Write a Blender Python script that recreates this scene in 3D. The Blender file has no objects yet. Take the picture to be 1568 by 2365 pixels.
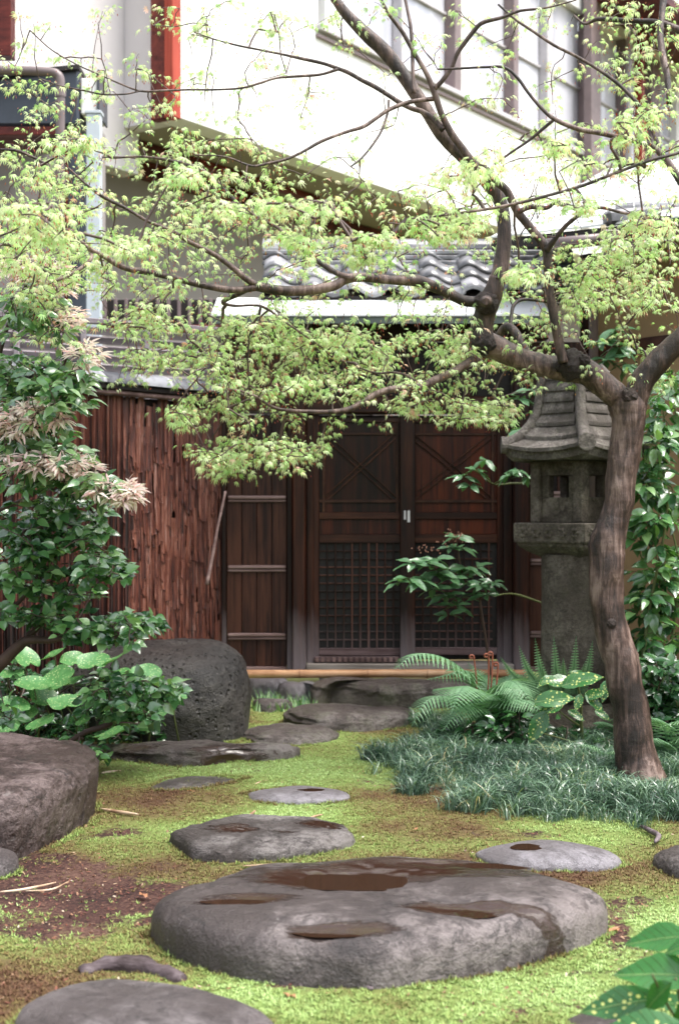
import bpy, bmesh, math, random
import numpy as np
from mathutils import Vector, Matrix, noise as mnoise

random.seed(7)
RNG = np.random.default_rng(7)
sc = bpy.context.scene
col = sc.collection
R = math.radians

# ------------------------------------------------------------------ camera, sky, sun, exposure
CAM_H = 1.24
F = 3285.0                      # focal length in units of the 1568x2365 layout grid
cam_data = bpy.data.cameras.new('camera')
cam = bpy.data.objects.new('camera', cam_data)
col.objects.link(cam)
cam.location = (0, 0, CAM_H)
cam.rotation_euler = (R(90), 0, 0)
cam_data.sensor_fit = 'VERTICAL'
cam_data.sensor_height = 36
cam_data.sensor_width = 24
cam_data.lens = 50
cam_data.clip_start = 0.1
cam_data.clip_end = 400
cam_data.dof.use_dof = True
cam_data.dof.focus_distance = 5.7
cam_data.dof.aperture_fstop = 3.4
sc.camera = cam

SUN_EL, SUN_AZ = R(66), R(110)   # azimuth clockwise from +Y
world = bpy.data.worlds.new('World')
sc.world = world
world.use_nodes = True
wn = world.node_tree
bg = wn.nodes['Background']
sky = wn.nodes.new('ShaderNodeTexSky')
sky.sky_type = 'NISHITA'
sky.sun_disc = False
sky.sun_elevation = SUN_EL
sky.sun_rotation = SUN_AZ
sky.air_density = 1.0
sky.dust_density = 4.0
sky.ozone_density = 1.0
hs = wn.nodes.new('ShaderNodeHueSaturation')
hs.inputs['Saturation'].default_value = 0.35
wn.links.new(sky.outputs[0], hs.inputs['Color'])
wn.links.new(hs.outputs[0], bg.inputs['Color'])
bg.inputs['Strength'].default_value = 0.15

sun_d = bpy.data.lights.new('sun', 'SUN')
sun_d.energy = 1.5
sun_d.angle = R(25)
sun_d.color = (1.0, 0.95, 0.88)
sun = bpy.data.objects.new('sun', sun_d)
col.objects.link(sun)
sv = Vector((math.sin(SUN_AZ) * math.cos(SUN_EL), math.cos(SUN_AZ) * math.cos(SUN_EL), math.sin(SUN_EL)))
sun.rotation_euler = sv.to_track_quat('Z', 'Y').to_euler()
sun.location = (3, -3, 12)

sc.view_settings.view_transform = 'Standard'
sc.view_settings.look = 'None'
sc.view_settings.gamma = 1
sc.view_settings.use_curve_mapping = False
sc.view_settings.exposure = 1.62
sc.cycles.max_bounces = 8
sc.cycles.transparent_max_bounces = 8
sc.cycles.use_denoising = True

# ------------------------------------------------------------------ helpers
def P(px, py, Y):
    """a point seen at layout position px,py at distance Y"""
    return Vector(((px - 784) / F * Y, Y, CAM_H - (py - 1182.5) / F * Y))

def G(px, py, z=0.0):
    """the point at height z seen at layout position px,py"""
    Y = F * (CAM_H - z) / (py - 1182.5)
    return Vector(((px - 784) / F * Y, Y, z))

ORIG = {}
def tag(o, label=None, cat=None, group=None, kind=None):
    if label: o['label'] = label
    if cat: o['category'] = cat
    if group: o['group'] = group
    if kind: o['kind'] = kind
    return o

def thing(name, loc, label, cat, group=None):
    o = bpy.data.objects.new(name, None)
    o.empty_display_size = 0.1
    col.objects.link(o)
    o.location = loc
    ORIG[o.name] = Vector(loc)
    return tag(o, label, cat, group)

def np_mesh(name, V, Fc, smooth=False, attr=None, uv=None):
    """V (n,3); Fc: (m,k) array or list of lists"""
    me = bpy.data.meshes.new(name)
    V = np.asarray(V, dtype=np.float32)
    if isinstance(Fc, np.ndarray):
        m, k = Fc.shape
        me.vertices.add(len(V)); me.vertices.foreach_set('co', V.ravel())
        me.loops.add(m * k); me.loops.foreach_set('vertex_index', Fc.astype(np.int32).ravel())
        me.polygons.add(m)
        me.polygons.foreach_set('loop_start', np.arange(0, m * k, k, dtype=np.int32))
        try: me.polygons.foreach_set('loop_total', np.full(m, k, dtype=np.int32))
        except Exception: pass
        me.update(calc_edges=True)
    else:
        me.from_pydata([tuple(map(float, v)) for v in V], [], [tuple(f) for f in Fc])
    if smooth:
        me.polygons.foreach_set('use_smooth', np.ones(len(me.polygons), dtype=bool))
    if attr is not None:
        for an, vals in attr.items():
            a = me.attributes.new(an, 'FLOAT', 'POINT')
            a.data.foreach_set('value', np.asarray(vals, dtype=np.float32))
    me.update()
    return me

def mk(name, V, Fc, mat, parent=None, smooth=False, kind=None, attr=None, origin=None):
    """world-space vertices -> one object; a part shares the origin of its thing"""
    V = np.asarray(V, dtype=np.float64)
    if parent is not None: org = ORIG[parent.name]
    elif origin is not None: org = Vector(origin)
    else: org = Vector(((V[:, 0].min() + V[:, 0].max()) / 2, (V[:, 1].min() + V[:, 1].max()) / 2, V[:, 2].min()))
    me = np_mesh(name, V - np.array(org), Fc, smooth, attr)
    if mat: me.materials.append(mat)
    o = bpy.data.objects.new(name, me)
    col.objects.link(o)
    if parent is not None:
        o.parent = parent
    else:
        o.location = org
    ORIG[o.name] = org
    if kind: o['kind'] = kind
    return o

def inst(name, me, parent, loc, rot=None, scale=None):
    """another object on shared mesh data, placed at a world position under its thing"""
    o = bpy.data.objects.new(name, me)
    col.objects.link(o)
    org = ORIG[parent.name] if parent is not None else Vector((0, 0, 0))
    if parent is not None: o.parent = parent
    o.location = Vector(loc) - org
    if rot is not None: o.rotation_euler = rot
    if scale is not None: o.scale = scale
    return o

def boxm(sx, sy, sz, bev=0.004, jitter=0):
    """chamfered box, centred"""
    bm = bmesh.new()
    bmesh.ops.create_cube(bm, size=1)
    for v in bm.verts: v.co = Vector((v.co.x * sx, v.co.y * sy, v.co.z * sz))
    b = min(bev, sx * .3, sy * .3, sz * .3)
    if b > 0.0004:
        bmesh.ops.bevel(bm, geom=bm.edges[:], offset=b, segments=1, affect='EDGES')
    V = [v.co.copy() for v in bm.verts]
    bm.verts.index_update()
    Fc = [[v.index for v in f.verts] for f in bm.faces]
    bm.free()
    return V, Fc

def box(name, a, b, mat, parent=None, bev=0.004, rz=0, **kw):
    """axis box between corners a and b (world), optional rotation about its centre"""
    a = Vector(a); b = Vector(b)
    c = (a + b) / 2
    V, Fc = boxm(abs(b.x - a.x), abs(b.y - a.y), abs(b.z - a.z), bev)
    Rm = Matrix.Rotation(rz, 3, 'Z')
    V = [Rm @ v + c for v in V]
    return mk(name, V, Fc, mat, parent, **kw)

def beam(name, p, q, w, h, mat, parent=None, bev=0.004, up=(0, 0, 1), **kw):
    """box from p to q, w wide (sideways) and h tall"""
    p = Vector(p); q = Vector(q)
    d = q - p; L = d.length; d.normalize()
    s = d.cross(Vector(up)).normalized(); u = s.cross(d).normalized()
    V, Fc = boxm(L, w, h, bev)
    c = (p + q) / 2
    V = [c + d * v.x + s * v.y + u * v.z for v in V]
    return mk(name, V, Fc, mat, parent, **kw)

def catmull(pts, n):
    pts = [np.array(p, dtype=float) for p in pts]
    if len(pts) < 3: return [pts[0] + (pts[-1] - pts[0]) * t for t in np.linspace(0, 1, n + 1)]
    Q = [2 * pts[0] - pts[1]] + pts + [2 * pts[-1] - pts[-2]]
    out = []
    for i in range(1, len(Q) - 2):
        for k in range(n):
            t = k / n
            out.append(0.5 * ((2 * Q[i]) + (-Q[i - 1] + Q[i + 1]) * t + (2 * Q[i - 1] - 5 * Q[i] + 4 * Q[i + 1] - Q[i + 2]) * t * t + (-Q[i - 1] + 3 * Q[i] - 3 * Q[i + 1] + Q[i + 2]) * t ** 3))
    out.append(pts[-1])
    return out

def tube(path, radii, sides=8, rough=0.0, seed=0, cap=True):
    path = [Vector(p) for p in path]
    n = len(path)
    T = []
    for i in range(n):
        a = path[max(0, i - 1)]; b = path[min(n - 1, i + 1)]
        T.append((b - a).normalized())
    ref = Vector((0, 1, 0)) if abs(T[0].y) < .9 else Vector((1, 0, 0))
    u = (ref - T[0] * ref.dot(T[0])).normalized()
    V = []; Fc = []
    for i in range(n):
        u = (u - T[i] * u.dot(T[i])).normalized()
        w = T[i].cross(u)
        for k in range(sides):
            a = 2 * math.pi * k / sides
            d = u * math.cos(a) + w * math.sin(a)
            r = radii[i]
            if rough:
                p = path[i] + d * r
                r *= 1 + rough * (mnoise.noise(p * 9 + Vector((seed, 0, 0))) + .6 * mnoise.noise(p * 28 + Vector((seed, 3, 0))))
            V.append(path[i] + d * r)
    for i in range(n - 1):
        for k in range(sides):
            a = i * sides + k; b = i * sides + (k + 1) % sides
            Fc.append([a, b, b + sides, a + sides])
    if cap:
        Fc.append(list(range(sides))[::-1]); Fc.append([(n - 1) * sides + k for k in range(sides)])
    return V, Fc

class Soup:
    def __init__(s): s.V = []; s.F = []; s.n = 0; s.A = []
    def add(s, V, Fc, a=0.0):
        s.V.extend([tuple(v) for v in V]); s.F.extend([[i + s.n for i in f] for f in Fc]); s.n += len(V); s.A += [a] * len(V)
    def build(s, name, mat, parent=None, attr=False, **kw):
        return mk(name, s.V, s.F, mat, parent, attr={'tint': s.A} if attr else None, **kw)

def frames(d, up):
    """rows of d = leaf axis, up = rough normal -> (n,3,3) with columns side, axis, normal"""
    d = d / (np.linalg.norm(d, axis=1, keepdims=True) + 1e-9)
    s = np.cross(d, up); s /= (np.linalg.norm(s, axis=1, keepdims=True) + 1e-9)
    n = np.cross(s, d)
    return np.stack([s, d, n], axis=2)

def scatter(name, T, TF, pos, M, scale, mat, parent=None, tint=None, kind='stuff', smooth=False, origin=None, bend=None):
    T = np.asarray(T, float); TF = np.asarray(TF)
    N = len(pos)
    V = np.einsum('nij,kj->nki', M, T) * np.asarray(scale).reshape(-1, 1, 1) + np.asarray(pos)[:, None, :]
    V = V.reshape(-1, 3)
    Fc = (TF[None] + (np.arange(N) * len(T))[:, None, None]).reshape(-1, TF.shape[1])
    if tint is None: tint = RNG.random(N)
    return mk(name, V, Fc, mat, parent, smooth=smooth, kind=kind, attr={'tint': np.repeat(tint, len(T))}, origin=origin)

def vnoise(x, y, s, seed=0):
    """vectorised value noise 0..1"""
    x = np.asarray(x) * s + seed * 17.3; y = np.asarray(y) * s + seed * 9.1
    xi = np.floor(x).astype(np.int64); yi = np.floor(y).astype(np.int64)
    fx = x - xi; fy = y - yi
    fx = fx * fx * (3 - 2 * fx); fy = fy * fy * (3 - 2 * fy)
    def h(a, b):
        v = np.sin(a * 127.1 + b * 311.7 + seed * 74.7) * 43758.5453
        return v - np.floor(v)
    return (h(xi, yi) * (1 - fx) + h(xi + 1, yi) * fx) * (1 - fy) + (h(xi, yi + 1) * (1 - fx) + h(xi + 1, yi + 1) * fx) * fy

def fnoise(x, y, s, oct=4, seed=0):
    t = 0; a = 1; tot = 0
    for i in range(oct):
        t = t + a * vnoise(x, y, s * 2 ** i, seed + i); tot += a; a *= .55
    return t / tot

# ------------------------------------------------------------------ materials
class MT:
    def __init__(s, name):
        s.m = bpy.data.materials.new(name); s.m.use_nodes = True
        s.t = s.m.node_tree; s.b = s.t.nodes['Principled BSDF']
        s.out = s.t.nodes['Material Output']
        s.co = s.t.nodes.new('ShaderNodeTexCoord')
    def N(s, typ, **kw):
        n = s.t.nodes.new(typ)
        for k, v in kw.items(): setattr(n, k, v)
        return n
    def L(s, a, b): s.t.links.new(a, b)
    def vec(s, scale=(1, 1, 1), which='Object'):
        mp = s.N('ShaderNodeMapping'); mp.inputs['Scale'].default_value = scale
        s.L(s.co.outputs[which], mp.inputs[0]); return mp.outputs[0]
    def noise(s, scale, detail=5, rough=.6, vec=None, dist=0):
        n = s.N('ShaderNodeTexNoise'); n.inputs['Scale'].default_value = scale
        n.inputs['Detail'].default_value = detail; n.inputs['Roughness'].default_value = rough
        n.inputs['Distortion'].default_value = dist
        s.L(vec if vec is not None else s.co.outputs['Object'], n.inputs['Vector']); return n.outputs['Fac']
    def vor(s, scale, vec=None, feature='F1', out='Distance'):
        n = s.N('ShaderNodeTexVoronoi'); n.inputs['Scale'].default_value = scale; n.feature = feature
        s.L(vec if vec is not None else s.co.outputs['Object'], n.inputs['Vector']); return n.outputs[out]
    def ramp(s, fac, stops):
        n = s.N('ShaderNodeValToRGB'); e = n.color_ramp.elements
        while len(e) < len(stops): e.new(.5)
        for i, (p, c) in enumerate(stops):
            e[i].position = p
            e[i].color = (*c, 1) if not isinstance(c, (int, float)) else (c, c, c, 1)
        s.L(fac, n.inputs[0]); return n.outputs[0]
    def mix(s, fac, a, b, mode='MIX'):
        n = s.N('ShaderNodeMix'); n.data_type = 'RGBA'; n.blend_type = mode
        for sock, v in ((n.inputs[0], fac), (n.inputs[6], a), (n.inputs[7], b)):
            if isinstance(v, (int, float)): sock.default_value = v
            elif isinstance(v, tuple): sock.default_value = (*v, 1)
            else: s.L(v, sock)
        return n.outputs[2]
    def math(s, op, a, b=0.0, clamp=False):
        n = s.N('ShaderNodeMath'); n.operation = op; n.use_clamp = clamp
        for sock, v in ((n.inputs[0], a), (n.inputs[1], b)):
            if isinstance(v, (int, float)): sock.default_value = v
            else: s.L(v, sock)
        return n.outputs[0]
    def attr(s, name):
        n = s.N('ShaderNodeAttribute'); n.attribute_name = name; return n.outputs['Fac']
    def rand(s):
        return s.N('ShaderNodeObjectInfo').outputs['Random']
    def bump(s, h, strength=.5, dist=.01, prev=None):
        n = s.N('ShaderNodeBump'); n.inputs['Strength'].default_value = strength; n.inputs['Distance'].default_value = dist
        s.L(h, n.inputs['Height'])
        if prev is not None: s.L(prev, n.inputs['Normal'])
        return n.outputs[0]
    def set(s, color=None, rough=None, normal=None, spec=None, metal=None, coat=None, coatr=None):
        b = s.b.inputs
        for k, v in (('Base Color', color), ('Roughness', rough), ('Normal', normal), ('Specular IOR Level', spec), ('Metallic', metal), ('Coat Weight', coat), ('Coat Roughness', coatr)):
            if v is None: continue
            if isinstance(v, (int, float)): b[k].default_value = v
            elif isinstance(v, tuple): b[k].default_value = (*v, 1)
            else: s.L(v, b[k])
        return s.m

def m_plain(name, c, rough=.6, var=.12, scale=6, bump=.15, bs=60):
    t = MT(name)
    n = t.noise(scale, 6)
    c2 = tuple(max(0, x * (1 - var * 2)) for x in c); c1 = tuple(min(1, x * (1 + var)) for x in c)
    colr = t.ramp(n, [(.3, c2), (.7, c1)])
    return t.set(colr, rough, t.bump(t.noise(bs, 4), bump, .003))

def m_wood(name, dark, mid, light, rough=.55, streak=(30, 30, 1.6), patch=1.2, bump=.5, rand=.25, bottom=None, spec=.25):
    t = MT(name)
    g = t.noise(1.0, 8, .7, t.vec(streak), .3)
    pt = t.noise(patch, 4, .6, t.vec((1, 1, .35)))
    f = t.math('ADD', t.math('MULTIPLY', g, .75), t.math('MULTIPLY', pt, .45))
    f = t.math('ADD', f, t.math('MULTIPLY', t.math('SUBTRACT', t.rand(), .5), rand))
    c = t.ramp(f, [(.48, dark), (.59, mid), (.74, light)])
    if bottom:
        # weathering: rain-washed foot of the timber goes grey
        geo = t.N('ShaderNodeNewGeometry'); sep = t.N('ShaderNodeSeparateXYZ'); t.L(geo.outputs['Position'], sep.inputs[0])
        zz = t.math('ADD', sep.outputs[2], t.math('MULTIPLY', t.noise(5, 4, .6, t.vec((6, 6, .6))), .35))
        k = t.ramp(zz, [(bottom[0], 1.0), (bottom[1], 0.0)])
        c = t.mix(t.math('MULTIPLY', k, .8), c, bottom[2])
    return t.set(c, t.ramp(g, [(.3, rough + .12), (.7, rough - .12)]), t.bump(g, bump, .006), spec)

def m_stone(name, dark, mid, light, rough=.5, scale=3.0, wet=0.0, pits=0.0, lichen=0.0, bump=.6, moss=0.0, wetattr=False):
    t = MT(name)
    n1 = t.noise(scale, 10, .68, None, .4)
    n2 = t.noise(scale * 9, 6, .7)
    n3 = t.noise(scale * 40, 4, .75)
    f = t.math('ADD', t.math('ADD', t.math('MULTIPLY', n1, .52), t.math('MULTIPLY', n2, .30)), t.math('MULTIPLY', n3, .18))
    c = t.ramp(f, [(.44, dark), (.50, mid), (.565, light)])
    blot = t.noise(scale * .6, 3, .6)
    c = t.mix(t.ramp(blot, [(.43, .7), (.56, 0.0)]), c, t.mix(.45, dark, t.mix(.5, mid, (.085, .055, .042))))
    sk_ = t.ramp(t.vor(scale * 14), [(.06, 1.0), (.10, 0.0)])
    c = t.mix(t.math('MULTIPLY', sk_, t.ramp(t.noise(scale * 3, 2), [(.5, 0.0), (.6, .7)])), c, (.42, .40, .39))
    cr = t.math('ABSOLUTE', t.math('SUBTRACT', t.noise(scale * .9, 6, .6, t.vec((1, 1, 2.2)), 1.2), .5))
    c = t.mix(t.ramp(cr, [(.0, .75), (.012, 0.0)]), c, tuple(x * .5 for x in dark))
    if lichen:
        sp = t.ramp(t.noise(scale * 5, 3, .5), [(.70, 0.0), (.74, 1.0)])
        c = t.mix(t.math('MULTIPLY', sp, lichen), c, (.36, .35, .33))
    if moss:
        ms = t.ramp(t.noise(scale * 2.2, 6, .7), [(.5, 0.0), (.62, 1.0)])
        c = t.mix(t.math('MULTIPLY', ms, moss), c, (.07, .085, .03))
    r = rough
    h = t.math('ADD', n1, t.math('MULTIPLY', n2, .5))
    if wet:
        wm = t.ramp(t.noise(scale * .8, 5, .65, t.vec((.7, 1.6, 1))), [(.44, 0.0), (.56, 1.0)])
        r = t.ramp(t.math('MULTIPLY', wm, wet), [(0, rough), (1, .12)])
        c = t.mix(t.math('MULTIPLY', wm, .35 * wet), c, t.mix(.6, c, (.03, .02, .018)))
    if wetattr:
        wn_ = t.noise(1.0, 7, .7, t.vec((7, 26, 20)), .4)
        wa = t.math('ADD', t.attr('wet'), t.math('MULTIPLY', t.math('SUBTRACT', wn_, .5), 1.5))
        wk = t.ramp(wa, [(.34, 0.0), (.52, 1.0)])
        c = t.mix(wk, c, t.mix(.95, c, (.028, .013, .008)))
        r = t.mix(wk, (rough,) * 3, (.06, .06, .06))
        bst = t.math('SUBTRACT', bump, t.math('MULTIPLY', t.ramp(wa, [(.42, 0.0), (.66, 1.0)]), bump * .97))
        h = t.math('ADD', h, t.math('MULTIPLY', wn_, .35))
    if pits:
        v = t.ramp(t.vor(scale * 9), [(.12, 0.0), (.3, 1.0)])
        h = t.math('ADD', h, t.math('MULTIPLY', v, pits))
    nb = t.bump(h, bump, .035)
    if wetattr: t.L(bst, nb.node.inputs['Strength'])
    nb = t.bump(n3, .9, .010, nb)
    if wetattr:
        t.L(bst, nb.node.inputs['Strength'])
        bead = t.noise(130, 3, .7, t.vec((1, 2.2, 1)))
        nb = t.bump(bead, 1.0, .012, nb)
        t.L(t.ramp(wa, [(.30, 0.0), (.44, 1.0), (.58, .6), (.72, 0.0)]), nb.node.inputs['Strength'])
    fl = t.vor(scale * 2.2, t.vec((1, 1.6, 1)), 'F1', 'Color')
    sepc = t.N('ShaderNodeSeparateColor'); t.L(fl, sepc.inputs[0])
    nb = t.bump(sepc.outputs[0], .22 * bump, .02, nb)
    if wetattr: t.L(t.math('MULTIPLY', bst, .22), nb.node.inputs['Strength'])
    return t.set(c, r, nb, .5)

def m_leaf(name, stops, trans=.35, rough=.35, tcol=None, vein=False, spec=.5, spots=None):
    t = MT(name)
    a = t.attr('tint')
    c = t.ramp(a, stops)
    if spots:
        sp = t.ramp(t.vor(spots[0], None, 'F1'), [(spots[1], 1.0), (spots[1] + .06, 0.0)])
        c = t.mix(sp, c, spots[2])
    if vein:
        sx = t.N('ShaderNodeSeparateXYZ'); t.L(t.co.outputs['Object'], sx.inputs[0])
        ax = t.math('ABSOLUTE', sx.outputs[0])
        ml = t.ramp(ax, [(.006, 1.0), (.016, 0.0)])
        fr = t.math('FRACT', t.math('MULTIPLY', t.math('SUBTRACT', sx.outputs[1], t.math('MULTIPLY', ax, .9)), 8.0))
        sl = t.ramp(fr, [(.0, .8), (.10, 0.0)])
        vv = t.math('MAXIMUM', ml, sl)
        c = t.mix(t.math('MULTIPLY', vv, .38), c, (.30, .42, .16))
        c = t.mix(t.ramp(t.noise(2.5, 4, .6), [(.42, .45), (.6, 0.0)]), c, t.mix(.5, c, (.02, .05, .02)))
        t.set(None, None, t.bump(vv, .5, .01))
    t.set(c, rough, None, spec)
    if spec > .85: t.set(None, None, None, 1.0, None, .7, .18)
    if trans:
        tr = t.N('ShaderNodeBsdfTranslucent'); mx = t.N('ShaderNodeMixShader')
        tc = t.mix(1.0, c, tcol if tcol else (1.3, 1.5, .7), 'MULTIPLY')
        t.L(tc, tr.inputs[0]); mx.inputs[0].default_value = trans
        t.L(t.b.outputs[0], mx.inputs[1]); t.L(tr.outputs[0], mx.inputs[2]); t.L(mx.outputs[0], t.out.inputs[0])
    return t.m
# ------------------------------------------------------------------ ground and moss
def bare(x, y):
    """0 = bare earth, 1 = thick moss"""
    n = fnoise(x, y, 2.6, 5, 3)
    m = 0.84 + (n - .5) * 1.25 + (vnoise(x, y, 13, 41) - .5) * .25 + (vnoise(x, y, 31, 43) - .5) * .25
    for (px, py, rx, ry, k) in BARE:
        g = G(px, py)
        m = m - k * np.exp(-(((x - g.x) / rx) ** 2 + ((y - g.y) / ry) ** 2))
    return np.clip(m, 0, 1)
BARE = [(200, 2010, .34, .24, .62), (330, 2100, .24, .26, .45), (60, 2160, .34, .20, .66), (60, 2060, .3, .2, .5), (250, 1925, .22, .2, .5), (400, 2060, .2, .12, .35), (120, 2070, .3, .2, .35), (1420, 2160, .06, .25, .5), (700, 2290, .5, .03, .4), (1150, 2250, .4, .03, .4),
        (860, 1800, .30, .35, .22), (1100, 2320, .6, .12, .22), (1480, 2060, .25, .4, .15), (1200, 1925, .5, .12, .22)]
def hgt(x, y):
    return (fnoise(x, y, 1.1, 3, 8) - .5) * .045 + (fnoise(x, y, 7, 3, 2) - .5) * .014

def make_ground():
    xs = np.concatenate([[-60, -30, -12, -6], np.arange(-3.2, 3.2, .022), [6, 12, 30, 60]])
    ys = np.concatenate([[-30, -8, 0, 1.8], np.arange(2.6, 10.4, .026), [11, 13, 18, 30, 80]])
    X, Y = np.meshgrid(xs, ys)
    Z = hgt(X, Y) * ((np.abs(X) < 3.5) & (Y > 2) & (Y < 10.6))
    V = np.stack([X, Y, Z], 2).reshape(-1, 3)
    nx, ny = len(xs), len(ys)
    i = np.arange(nx - 1)[None] + np.arange(ny - 1)[:, None] * nx
    i = i.ravel()
    Fc = np.stack([i, i + 1, i + 1 + nx, i + nx], 1)
    t = MT('moss_ground')
    a = t.attr('moss'); g = t.attr('green')
    big = t.noise(2.0, 6, .65)
    fine = t.noise(70, 5, .75)
    earth = t.ramp(t.math('ADD', t.math('MULTIPLY', big, .4), t.math('MULTIPLY', fine, .6)), [(.42, (.022, .011, .010)), (.5, (.060, .026, .021)), (.58, (.12, .065, .048))])
    mo = t.ramp(t.math('ADD', t.math('MULTIPLY', g, .75), t.math('MULTIPLY', fine, .35)), [(.30, (.085, .046, .025)), (.46, (.125, .098, .038)), (.62, (.15, .18, .052)), (.9, (.18, .26, .075))])
    k = t.ramp(t.math('ADD', a, t.math('MULTIPLY', t.math('SUBTRACT', fine, .5), 1.0)), [(.32, 0.0), (.48, 1.0)])
    c = t.mix(k, earth, mo)
    nb = t.bump(fine, .8, .012)
    nb = t.bump(t.noise(220, 3, .7), .7, .004, nb)
    t.set(c, .85, nb, .25)
    gr = np.clip(fnoise(X, Y, 1.6, 5, 21) * 1.5 - .25 + .15 * np.exp(-((X - .2) ** 2 / .8 + (Y - 5.0) ** 2 / .5)), 0, 1)
    mk('ground', V, Fc, t.m, smooth=True, kind='structure', attr={'moss': bare(X, Y).ravel(), 'green': gr.ravel()}, origin=(0, 0, 0))

def make_moss():
    N = 270000
    # more tufts close by, where they can be told apart
    y = 3.2 + (RNG.random(N) ** 1.35) * 5.6
    x = (RNG.random(N) - .5) * 2 * (y * .25 + .3)
    m = bare(x, y)
    keep = RNG.random(N) < np.clip((m - .22) * 1.6, 0.02, 1)
    keep &= vnoise(x, y, 38, 5) + vnoise(x, y, 90, 9) * .5 > .42
    x, y = x[keep], y[keep]; N = len(x)
    g = np.clip(fnoise(x, y, 1.6, 5, 21) * 1.5 - .25 + .15 * np.exp(-((x - .2) ** 2 / .8 + (y - 5.0) ** 2 / .5)), 0, 1)
    T = []; TF = []
    for k in range(4):
        a = k * math.pi / 2 + .4
        ca, sa = math.cos(a), math.sin(a)
        T += [(-sa * .22, ca * .22, 0), (sa * .22, -ca * .22, 0), (ca * .75, sa * .75, .55 + .3 * (k % 2))]
        TF.append((3 * k, 3 * k + 1, 3 * k + 2))
    d = np.stack([np.cos(RNG.random(N) * 6.283), np.sin(RNG.random(N) * 6.283), (RNG.random(N) - .5) * .5], 1)
    M = frames(d, np.tile([0, 0, 1.0], (N, 1)))
    s = .005 + .010 * RNG.random(N) ** 1.6
    t = MT('moss_tuft')
    c = t.ramp(t.attr('tint'), [(0, (.115, .058, .032)), (.25, (.175, .132, .050)), (.5, (.20, .238, .070)), (.75, (.26, .37, .11)), (1, (.40, .53, .22))])
    t.set(c, .7, None, .25)
    tint = np.clip((g - .5) * 1.3 + .43 + (RNG.random(N) - .5) * .42, 0, 1)
    scatter('moss', T, TF, np.stack([x, y, hgt(x, y) - .001], 1), M, s, t.m, tint=tint, origin=(0, 0, 0))
    # crumbs of dead leaf and bark on the bare patches
    N = 26000
    y = 3.2 + (RNG.random(N) ** 1.3) * 5.2
    x = (RNG.random(N) - .5) * 2 * (y * .25 + .1)
    m = bare(x, y)
    keep = RNG.random(N) < np.clip(1.0 - m * 1.15, 0.03, 1)
    x, y = x[keep], y[keep]; N = len(x)
    T = [(-.5, -.2, 0), (.5, -.25, .1), (.6, .2, .15), (-.4, .25, .05)]
    d = RNG.normal(size=(N, 3)) * [1, 1, .35]
    M = frames(d, np.tile([0, 0, 1.0], (N, 1)) + RNG.normal(size=(N, 3)) * .4)
    t = MT('leaf_litter')
    c = t.ramp(t.attr('tint'), [(0, (.05, .02, .015)), (.4, (.15, .04, .025)), (.7, (.22, .10, .05)), (.93, (.3, .2, .12)), (1, (.55, .48, .36))])
    t.set(c, .6)
    scatter('leaf_litter', T, [(0, 1, 2, 3)], np.stack([x, y, hgt(x, y) + .004], 1), M, .004 + .009 * RNG.random(N) ** 2, t.m, origin=(0, 0, 0))

make_ground()
make_moss()

# ------------------------------------------------------------------ stones
ST_GREY = m_stone('river_stone', (.045, .037, .038), (.118, .103, .105), (.225, .20, .203), .5, 3.2, wet=.25, lichen=.25)
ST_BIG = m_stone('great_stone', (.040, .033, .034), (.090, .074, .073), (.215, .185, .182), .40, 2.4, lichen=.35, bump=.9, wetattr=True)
ST_LILAC = m_stone('pale_stone', (.11, .10, .108), (.185, .172, .188), (.26, .245, .265), .5, 3.5, wet=.0, lichen=.1, bump=.35)
ST_ROUGH = m_stone('rough_stone', (.045, .036, .033), (.13, .112, .108), (.27, .245, .235), .6, 4.5, lichen=.3, bump=1.0, wetattr=True)
ST_DARK = m_stone('dark_pitted_stone', (.006, .005, .0045), (.014, .012, .011), (.048, .043, .038), .45, 2.6, pits=1.0, bump=1.0)
ST_BROWN = m_stone('brown_block_stone', (.014, .008, .007), (.050, .031, .028), (.15, .112, .108), .42, 2.4, pits=.25, lichen=.2, bump=.9)
ST_STEP = m_stone('step_stone', (.045, .034, .030), (.105, .085, .078), (.20, .175, .165), .55, 3.8, lichen=.1, bump=1.0, moss=.3, wetattr=True)
WATER = MT('puddle_water')
WATER.set((.03, .016, .010), .03, WATER.bump(WATER.noise(9, 2), .03, .01), .5)
WATER = WATER.m

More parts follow.
